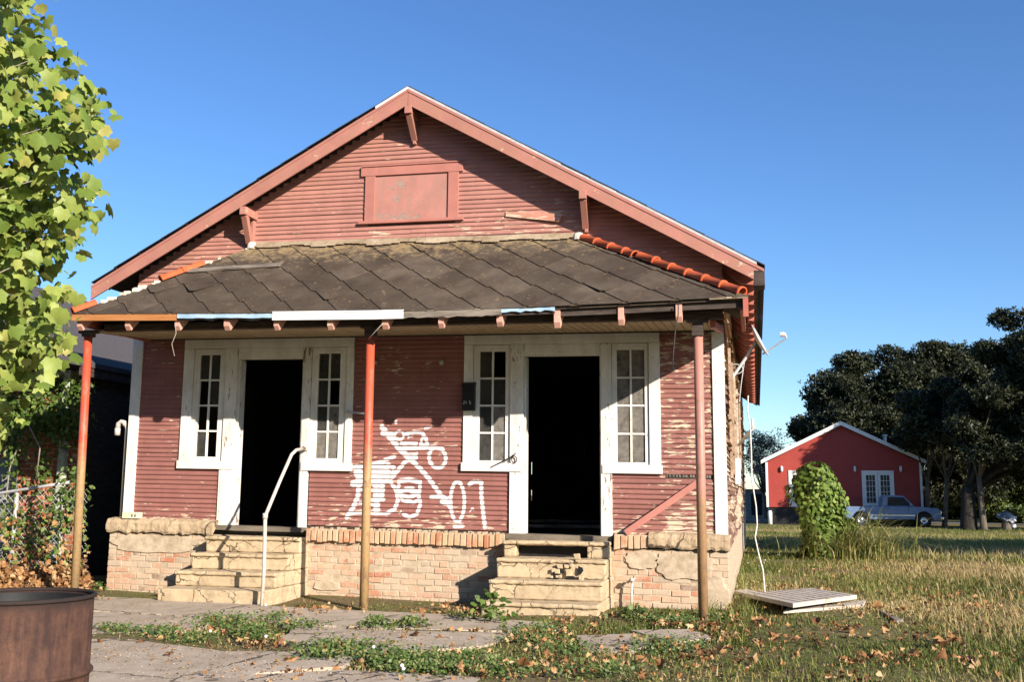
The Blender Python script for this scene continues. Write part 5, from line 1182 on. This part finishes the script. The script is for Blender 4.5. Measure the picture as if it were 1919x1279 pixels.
mb = MB(); mb.box(t0+5.24, t0+5.42, TY+.03, TY+1.82, tz_+.42, tz_+.58); mb.build('bumper', M['chrome'], TR, bevel=.03)
mb = MB(); mb.box(t0-.08, t0+.06, TY+.1, TY+1.75, tz_+.45, tz_+.58); mb.build('bumper', M['chrome'], TR, bevel=.03)
for y_ in (TY+.06, TY+1.5): mb = MB(); mb.box(t0+5.20, t0+5.31, y_, y_+.28, tz_+.70, tz_+.88); mb.build('headlight', M['chrome'], TR, bevel=.02)
mb = MB(); mb.box(t0+2.52, t0+2.66, TY-.015, TY-.002, tz_+.98, tz_+1.01); mb.build('door_handle', M['black'], TR)
mb = MB(); mb.box(t0+3.68, t0+3.80, TY-.14, TY-.01, tz_+1.12, tz_+1.28); mb.build('wing_mirror', M['truck'], TR, bevel=.02)
for cx in (rw, fw_):
    mb = MB(); P_ = [(t0+cx+r*math.cos(a), TY-.006, tz_+wz+r*math.sin(a)) for r in (.44, .475) for a in np.linspace(0, math.pi, 13)]; mb.add(P_, [(i, i+1, i+14, i+13) for i in range(12)]); mb.build('wheel_arch', M['black'], TR)
    mb = MB(); mb.box(t0+cx-.43, t0+cx+.43, TY+.28, TY+.32, tz_+.40, tz_+.84); mb.build('wheel_well', M['black'], TR)
mb = MB(); mb.box(t0+1.63, t0+3.93, TY-.012, TY-.001, tz_+.60, tz_+.65); mb.build('side_stripe', M['chrome'], TR)
mb = MB(); mb.box(t0+2.29, t0+2.305, TY-.003, TY+.0, tz_+.45, tz_+1.08); mb.box(t0+3.62, t0+3.635, TY-.003, TY+.0, tz_+.45, tz_+1.08); mb.build('door_seam', M['black'], TR)
TR.scale = (1.08, 1.08, 1.10)
# bundle on a stump
q = DP(1886, 985, 56); zq = float(gz(q[0], q[1])); bs = empty('cloth_bundle', (q[0], q[1], zq), 'white and grey cloth bundle draped over a stump near the right edge', 'bundle')
mb = MB(); mb.tube([(q[0], q[1], zq-.1), (q[0], q[1], zq+.5)], [.28, .24], 10); mb.build('stump', M['bark'], bs)
rr = np.random.default_rng(3)
for nm, m_, cx, cz, s in (('grey_cloth', 'gcloth', -.1, .72, .34), ('white_cloth', 'cloth', .22, .58, .26), ('white_cloth', 'cloth', -.34, .82, .13), ('white_cloth', 'cloth', .34, .22, .12)):
    bm = bmesh.new(); bmesh.ops.create_icosphere(bm, subdivisions=3, radius=1)
    for v in bm.verts:
        c = v.co; k = 1+.25*math.sin(c.x*5+c.z*7)+.18*math.sin(c.y*9+c.x*4); v.co = Vector((cx+c.x*s*k, c.y*s*k-.1, cz+c.z*s*.75*k))
    me = bpy.data.meshes.new(nm); bm.to_mesh(me); bm.free(); finish(me, nm, M[m_], bs, (0, 0, 0), True)

# ================================================================== GROUND COVER
def in_slab(x, y, grow=0):
    r = np.zeros(len(x), bool)
    for S in SLABS:
        n = len(S); ins = np.zeros(len(x), bool); j = n-1
        for i in range(n):
            c = (S[i, 1] > y) != (S[j, 1] > y); xi = (S[j, 0]-S[i, 0])*(y-S[i, 1])/(S[j, 1]-S[i, 1]+1e-12)+S[i, 0]; ins ^= c & (x < xi); j = i
        r |= ins
    return r
def blocked(x, y):
    return ((x > XL-.12) & (x < XR+.02) & (y > FY-.05) & (y < DEP)) | ((x > -6.45) & (x < -5.13) & (y > -1.34) & (y < 0)) | ((x > -2.8) & (x < -1.52) & (y > -1.26) & (y < 0)) | ((x < NX) & (y > 1.15) & (y < 15)) | (np.hypot(x-cen[0], y-cen[1]) < .33)
def hsh(x, y, f): return np.sin(x*f+1.7*np.sin(y*f*.8))+np.sin(y*f*1.2+1.3*np.sin(x*f*.6))
def spread(n, x0, x1, y0, y1):
    x = RNG.uniform(x0, x1, n); y = y0+(y1-y0)*RNG.random(n)**1.0; return x, y
# short turf
x, y = spread(640000, -11, 10, -7.2, 12)
edge = .233*(y+11.475)+3.2; lft = -.73*(y+11.475)-2.5
ok = (x < edge) & (x > lft) & ~in_slab(x, y) & ~blocked(x, y)
d = 1/(1+np.exp(-(x-(-2.9-.35*(y+2)))*1.6)); d = np.maximum(d, .06+.10*(hsh(x, y, 2.2) > .6)); d *= .35+.65*(hsh(x+3, y, 1.6)+RNG.normal(0, .3, len(x)) > -.7)
d = np.where((x < -1.7) & (y > -1.9) & (y < 0), .05, d)
d *= np.clip(1.25-(y+7)/28, .35, 1); ok &= RNG.random(len(x)) < d; x, y = x[ok], y[ok]; n = len(x)
L = RNG.uniform(.025, .085, n)*(1+.5*(hsh(x, y, 1.1) > .9)+.5*(x > 1.5)*(RNG.random(n) < .5)); straw = np.clip(.40+.17*hsh(x, y, .8)+.12*hsh(x+9, y-4, .35)+.10*(x > 1.0)+RNG.normal(0, .24, n), 0, 1)
tag(blade_obj('lawn_grass', np.stack([x, y, gz(x, y)-.03], 1), L, RNG.uniform(.0024, .005, n)*(1+(y+8)/12), RNG.uniform(.2, 1.3, n), M['grassblade'], rnd=straw, origin=(0, 0, 0)), kind='stuff')
# rough grass farther off
x, y = spread(90000, -1.5, 24, 9.5, 52); ok = (x < .233*(y+11.475)+2) & ~blocked(x, y) & (x > -.9); ok &= ~((x > 5.2) & (x < 11) & (y > 52)); x, y = x[ok], y[ok]; n = len(x)
L = RNG.uniform(.06, .20, n)*(1+.6*(hsh(x, y, .5) > .7)); tag(blade_obj('rough_grass', np.stack([x, y, gz(x, y)-.04], 1), L, RNG.uniform(.006, .014, n), RNG.uniform(.2, 1.1, n), M['grassblade'], rnd=np.clip(.50+.16*hsh(x, y, .4)+RNG.normal(0, .2, n), 0, 1), origin=(0, 20, 0)), kind='stuff')
# tall dry straw at the right
P = []
for (px, py, sx, sy_, n) in ((1850, 1085, 90, 20, 800), (1760, 1070, 80, 14, 700), (1890, 1150, 40, 26, 420), (1830, 1190, 40, 16, 120), (1700, 1060, 60, 8, 260), (1560, 1068, 60, 8, 120), (1500, 1085, 30, 12, 60)):
    for _ in range(n):
        g_ = GP(RNG.normal(px, sx), max(RNG.normal(py, sy_), 1035)); P.append((g_[0], g_[1], -.03))
P = np.array(P); n = len(P); tag(blade_obj('dry_straw', P, RNG.uniform(.05, .24, n)*(1+1.4*(RNG.random(n) < .05)), RNG.uniform(.002, .0045, n)*(1+(P[:, 1]+8)/16), RNG.uniform(.2, 1.3, n), M['strawblade'], segs=4, origin=(3, 5, 0)), kind='stuff')
# green tufts round the board pile and house corner
P = []
for (px, py, sx, sy_, n) in ((1610, 1100, 26, 8, 220), (1560, 1092, 30, 5, 80), (1400, 1140, 14, 8, 110), (1345, 1150, 20, 8, 90), (1385, 1100, 10, 8, 60), (1640, 1120, 14, 8, 90), (1420, 1090, 30, 10, 120), (1380, 1190, 16, 10, 70)):
    for _ in range(n): g_ = GP(RNG.normal(px, sx), RNG.normal(py, sy_)); P.append((g_[0], g_[1], -.03))
P = np.array(P); n = len(P); tag(blade_obj('long_grass_tufts', P, RNG.uniform(.10, .36, n), RNG.uniform(.003, .006, n), RNG.uniform(.4, 1.5, n), M['cane'], segs=5, rnd=RNG.random(n)*.7, origin=(.8, 1, 0)), kind='stuff')
# broadleaf weeds in the joints of the paving
hipm = None
P = []; Wd = [(300, 1188, 40, 7, 240), (215, 1184, 28, 5, 200), (430, 1170, 60, 12, 650), (480, 1192, 36, 11, 600), (560, 1176, 40, 6, 240), (350, 1200, 60, 7, 220), (520, 1160, 20, 6, 120), (705, 1172, 12, 6, 240), (770, 1173, 14, 6, 220), (640, 1218, 60, 12, 600), (740, 1238, 70, 14, 900), (800, 1255, 60, 12, 800), (600, 1232, 40, 8, 300), (880, 1245, 60, 16, 500), (1010, 1185, 50, 8, 420), (990, 1200, 40, 10, 260), (925, 1155, 14, 12, 60), (1190, 1160, 16, 5, 120), (1280, 1168, 24, 7, 340), (1240, 1166, 30, 6, 160), (1060, 1220, 60, 12, 300), (1250, 1215, 60, 12, 420), (190, 1100, 14, 4, 160), (860, 1160, 20, 5, 60), (1330, 1160, 20, 6, 120), (950, 1262, 60, 10, 300), (1120, 1262, 80, 10, 300)]
for (px, py, sx, sy_, n) in Wd:
    for _ in range(int(n*1.5)):
        g_ = GP(RNG.normal(px, sx*.65), RNG.normal(py, sy_*.65)); P.append((g_[0], g_[1], RNG.uniform(.0, .055)))
P = np.array(P); ok = ~blocked(P[:, 0], P[:, 1]); P = P[ok]; tag(leaves('broadleaf_weeds', P, (.012, .034), OVL*np.array([1.4, 1, 1]), OVLF, M['weedleaf'], None, (.3, -.4, 1.0), (0, -.2, .5), nk=.8, origin=(0, 0, 0)), kind='stuff')
# dirt strips in the joints
# fallen sycamore leaves, curled
rq = np.random.default_rng(2); CUR = SYC*[.75, 1, 1]+rq.normal(0, .05, SYC.shape); CUR[:, 2] += -1.9*CUR[:, 0]**2+.5*(CUR[:, 1]-.4)**2; CUR2 = SYC*[.6, .9, 1]+rq.normal(0, .07, SYC.shape); CUR2[:, 2] += 1.1*np.abs(CUR2[:, 0])-.5*CUR2[:, 1]**2
P = []; zones = [(430, 1185, 90, 16, 200), (580, 1150, 24, 5, 90), (560, 1148, 40, 5, 70), (660, 1215, 120, 18, 180), (800, 1190, 60, 9, 110), (880, 1150, 30, 7, 110), (500, 1250, 120, 14, 120), (720, 1262, 120, 14, 150), (1000, 1195, 120, 16, 260), (1180, 1215, 180, 22, 300), (1300, 1180, 60, 14, 170), (1500, 1190, 160, 34, 330), (1700, 1200, 140, 40, 300), (1600, 1150, 120, 16, 140), (1850, 1160, 80, 26, 160), (1780, 1130, 60, 12, 80), (1100, 1165, 70, 6, 90), (260, 1200, 60, 8, 30), (200, 1122, 40, 5, 40), (1350, 1250, 260, 20, 260), (1000, 1262, 200, 12, 180), (700, 1150, 70, 4, 50), (90, 1100, 60, 8, 220), (60, 1085, 50, 10, 260), (1660, 1090, 120, 14, 60)]
for (px, py, sx, sy_, n) in zones:
    for _ in range(max(1, n//9)):
        g_ = GP(RNG.normal(px, sx), max(1060, RNG.normal(py, sy_))); q_ = RNG.uniform(.03, .22)
        for _ in range(int(RNG.integers(1, 15))): P.append((g_[0]+RNG.normal(0, q_), g_[1]+RNG.normal(0, q_), RNG.uniform(.0, .04)))
P = np.array(P); ok = ~blocked(P[:, 0], P[:, 1]); ok &= (RNG.random(len(P)) < .62) | (P[:, 0] < -3); ok &= ~(in_slab(P[:, 0], P[:, 1]) & (RNG.random(len(P)) < .75)); P = P[ok]; P[:, 2] += .02*(P[:, 0] > -2); n = len(P); h_ = n//2
sz = RNG.uniform(.018, .065, n)*(1+1.0*(RNG.random(n) < .08))
N = unit(n)*.75+np.array([0, 0, .9]); T = unit(n)
V1, F1, a1 = scatter(CUR, SYCF, P[:h_], rots(N[:h_], T[:h_]), sz[:h_]); V2, F2, a2 = scatter(CUR2, SYCF, P[h_:], rots(N[h_:], T[h_:]), sz[h_:])
tag(mesh_np('fallen_leaves', np.concatenate([V1, V2]), np.concatenate([F1, F2+len(V1)]), M['dryleaf'], None, {'rnd': np.concatenate([a1, a2])}, origin=(0, 0, 0)), kind='stuff')
# heap of brown leaves caught against the fence
P = []
for _ in range(800): c = U(RNG.uniform(-60, 168), RNG.uniform(1050, 1112), RNG.uniform(-.5, .25)); P.append((c[0], c[1], RNG.uniform(0, 1)*max(.02, .26*(1-abs(c[1]+.0)/.6))))
tag(leaves('leaf_heap', np.array(P), (.05, .12), CUR, SYCF, M['dryleaf'], None, (.2, -.4, .6), (0, 0, -.2), origin=(-9, 0, 0)), kind='stuff')
P = []
for _ in range(240): P.append(U(RNG.uniform(-40, 165), 925+RNG.beta(1.2, 1)*150, .22+RNG.uniform(-.06, .04)))
leaves('sunlit_leaves', np.array(P), (.045, .10), OVL, OVLF, M['creeper'], vi, (.6, -.6, .4), (0, 0, -.8))  # sunlight put into the colour: brighter leaf than the rest of the vine
P = []
for _ in range(150): P.append(U(RNG.uniform(-40, 165), 960+RNG.beta(1.2, .8)*120, .2+RNG.uniform(-.06, .04)))
leaves('dead_leaves', np.array(P), (.05, .10), CUR, SYCF, M['dryleaf'], vi, (.6, -.6, .4), (0, 0, -.8))
# small crumbs: grit, twigs, bits of brick on the paving
P = []
for _ in range(1500): P.append(GP(RNG.uniform(150, 1350), RNG.uniform(1125, 1279))[:2])
P = np.array(P); ok = ~blocked(P[:, 0], P[:, 1]); P = P[ok]; n = len(P); tv = np.array([(0, 0, 0), (1, .1, 0), (.8, 1, 0), (.1, .9, 0), (.2, .2, .5), (.8, .3, .6), (.7, .8, .5), (.2, .7, .6)])-np.array([.5, .5, 0]); tf = [(0, 1, 5, 4), (1, 2, 6, 5), (2, 3, 7, 6), (3, 0, 4, 7), (4, 5, 6, 7)]
V, Fc, a = scatter(tv, tf, np.c_[P, np.full(n, .006)], rots(np.tile([0, 0, 1.], (n, 1)), unit(n)*[1, 1, 0]+[0, 1e-3, 0]), RNG.uniform(.003, .010, n)); tag(mesh_np('grit', V, Fc, M['slab'], origin=(0, 0, 0)), kind='stuff')
P = []
for _ in range(5200):
    g_ = GP(RNG.uniform(150, 1450), RNG.uniform(1128, 1279)); P.append(g_)
P = np.array(P); k_ = hsh(P[:, 0], P[:, 1], 3.0); P = P[(k_ > .1) & ~blocked(P[:, 0], P[:, 1])]; P[:, 2] = .014
tag(leaves('leaf_crumbs', P, (.006, .022), DIA*np.array([1.8, 1, 1]), DIAF, M['dryleaf'], None, (0, 0, 1.6), origin=(0, 0, 0)), kind='stuff')
# individual plants
def plant(name, px, py, h, n, size, label, mat='vineleaf', spreadr=.12, z0=0):
    c = GP(px, py, z0); root = empty(name, tuple(c), label, 'plant'); P = c+RNG.normal(0, 1, (n, 3))*np.array([spreadr, spreadr, 0]); P[:, 2] = RNG.uniform(.02, h, n)*np.exp(-((P[:, 0]-c[0])/spreadr/1.6)**2)
    leaves('leaves', P, size, OVL*np.array([1.3, 1, 1]), OVLF, M[mat], root, (.2, -.5, .7), (0, 0, .2)); mb = MB()
    for k in range(6): q = P[k*3 % n]; mb.tube([c+(0, 0, -.03), (c+q)/2+(0, 0, .03), q], .004, 5)
    mb.build('stem', M['twig'], root)
plant('broadleaf_plant', 922, 1168, .30, 70, (.05, .09), 'leafy green plant at the left foot of the right doorway steps')
plant('low_weed', 706, 1178, .10, 200, (.02, .04), 'small round green weed at the foot of the middle post', 'weedleaf', .10)
plant('low_weed', 772, 1176, .09, 170, (.02, .04), 'small green weed on the paving right of the middle post', 'weedleaf', .11)
plant('broadleaf_plant', 1190, 1160, .12, 60, (.04, .08), 'low broad-leaved plant at the foot of the rusty water pipe', 'weedleaf', .12)
mb = MB()
for (px, py) in ((753, 1251), (756, 1257), (498, 1137), (394, 1186), (498, 1196), (700, 1216)):
    c = GP(px, py, .06); mb.tube([c, c+(0, 0, .012), c+(0, 0, .02)], [.008, .014, .006], 6)
o = mb.build('wildflowers', M['flower']); tag(o, kind='stuff')
P = []
for _ in range(40): c = GP(RNG.normal(1425, 14), RNG.normal(1035, 30)); P.append(c+np.array([0, 0, RNG.uniform(.05, .3)]))
tag(leaves('small_daisies', np.array(P), (.012, .02), DIA*np.array([2, 1, 1]), DIAF, M['flower'], None, (0, -1, .3), origin=(.2, 6, 0)), kind='stuff')
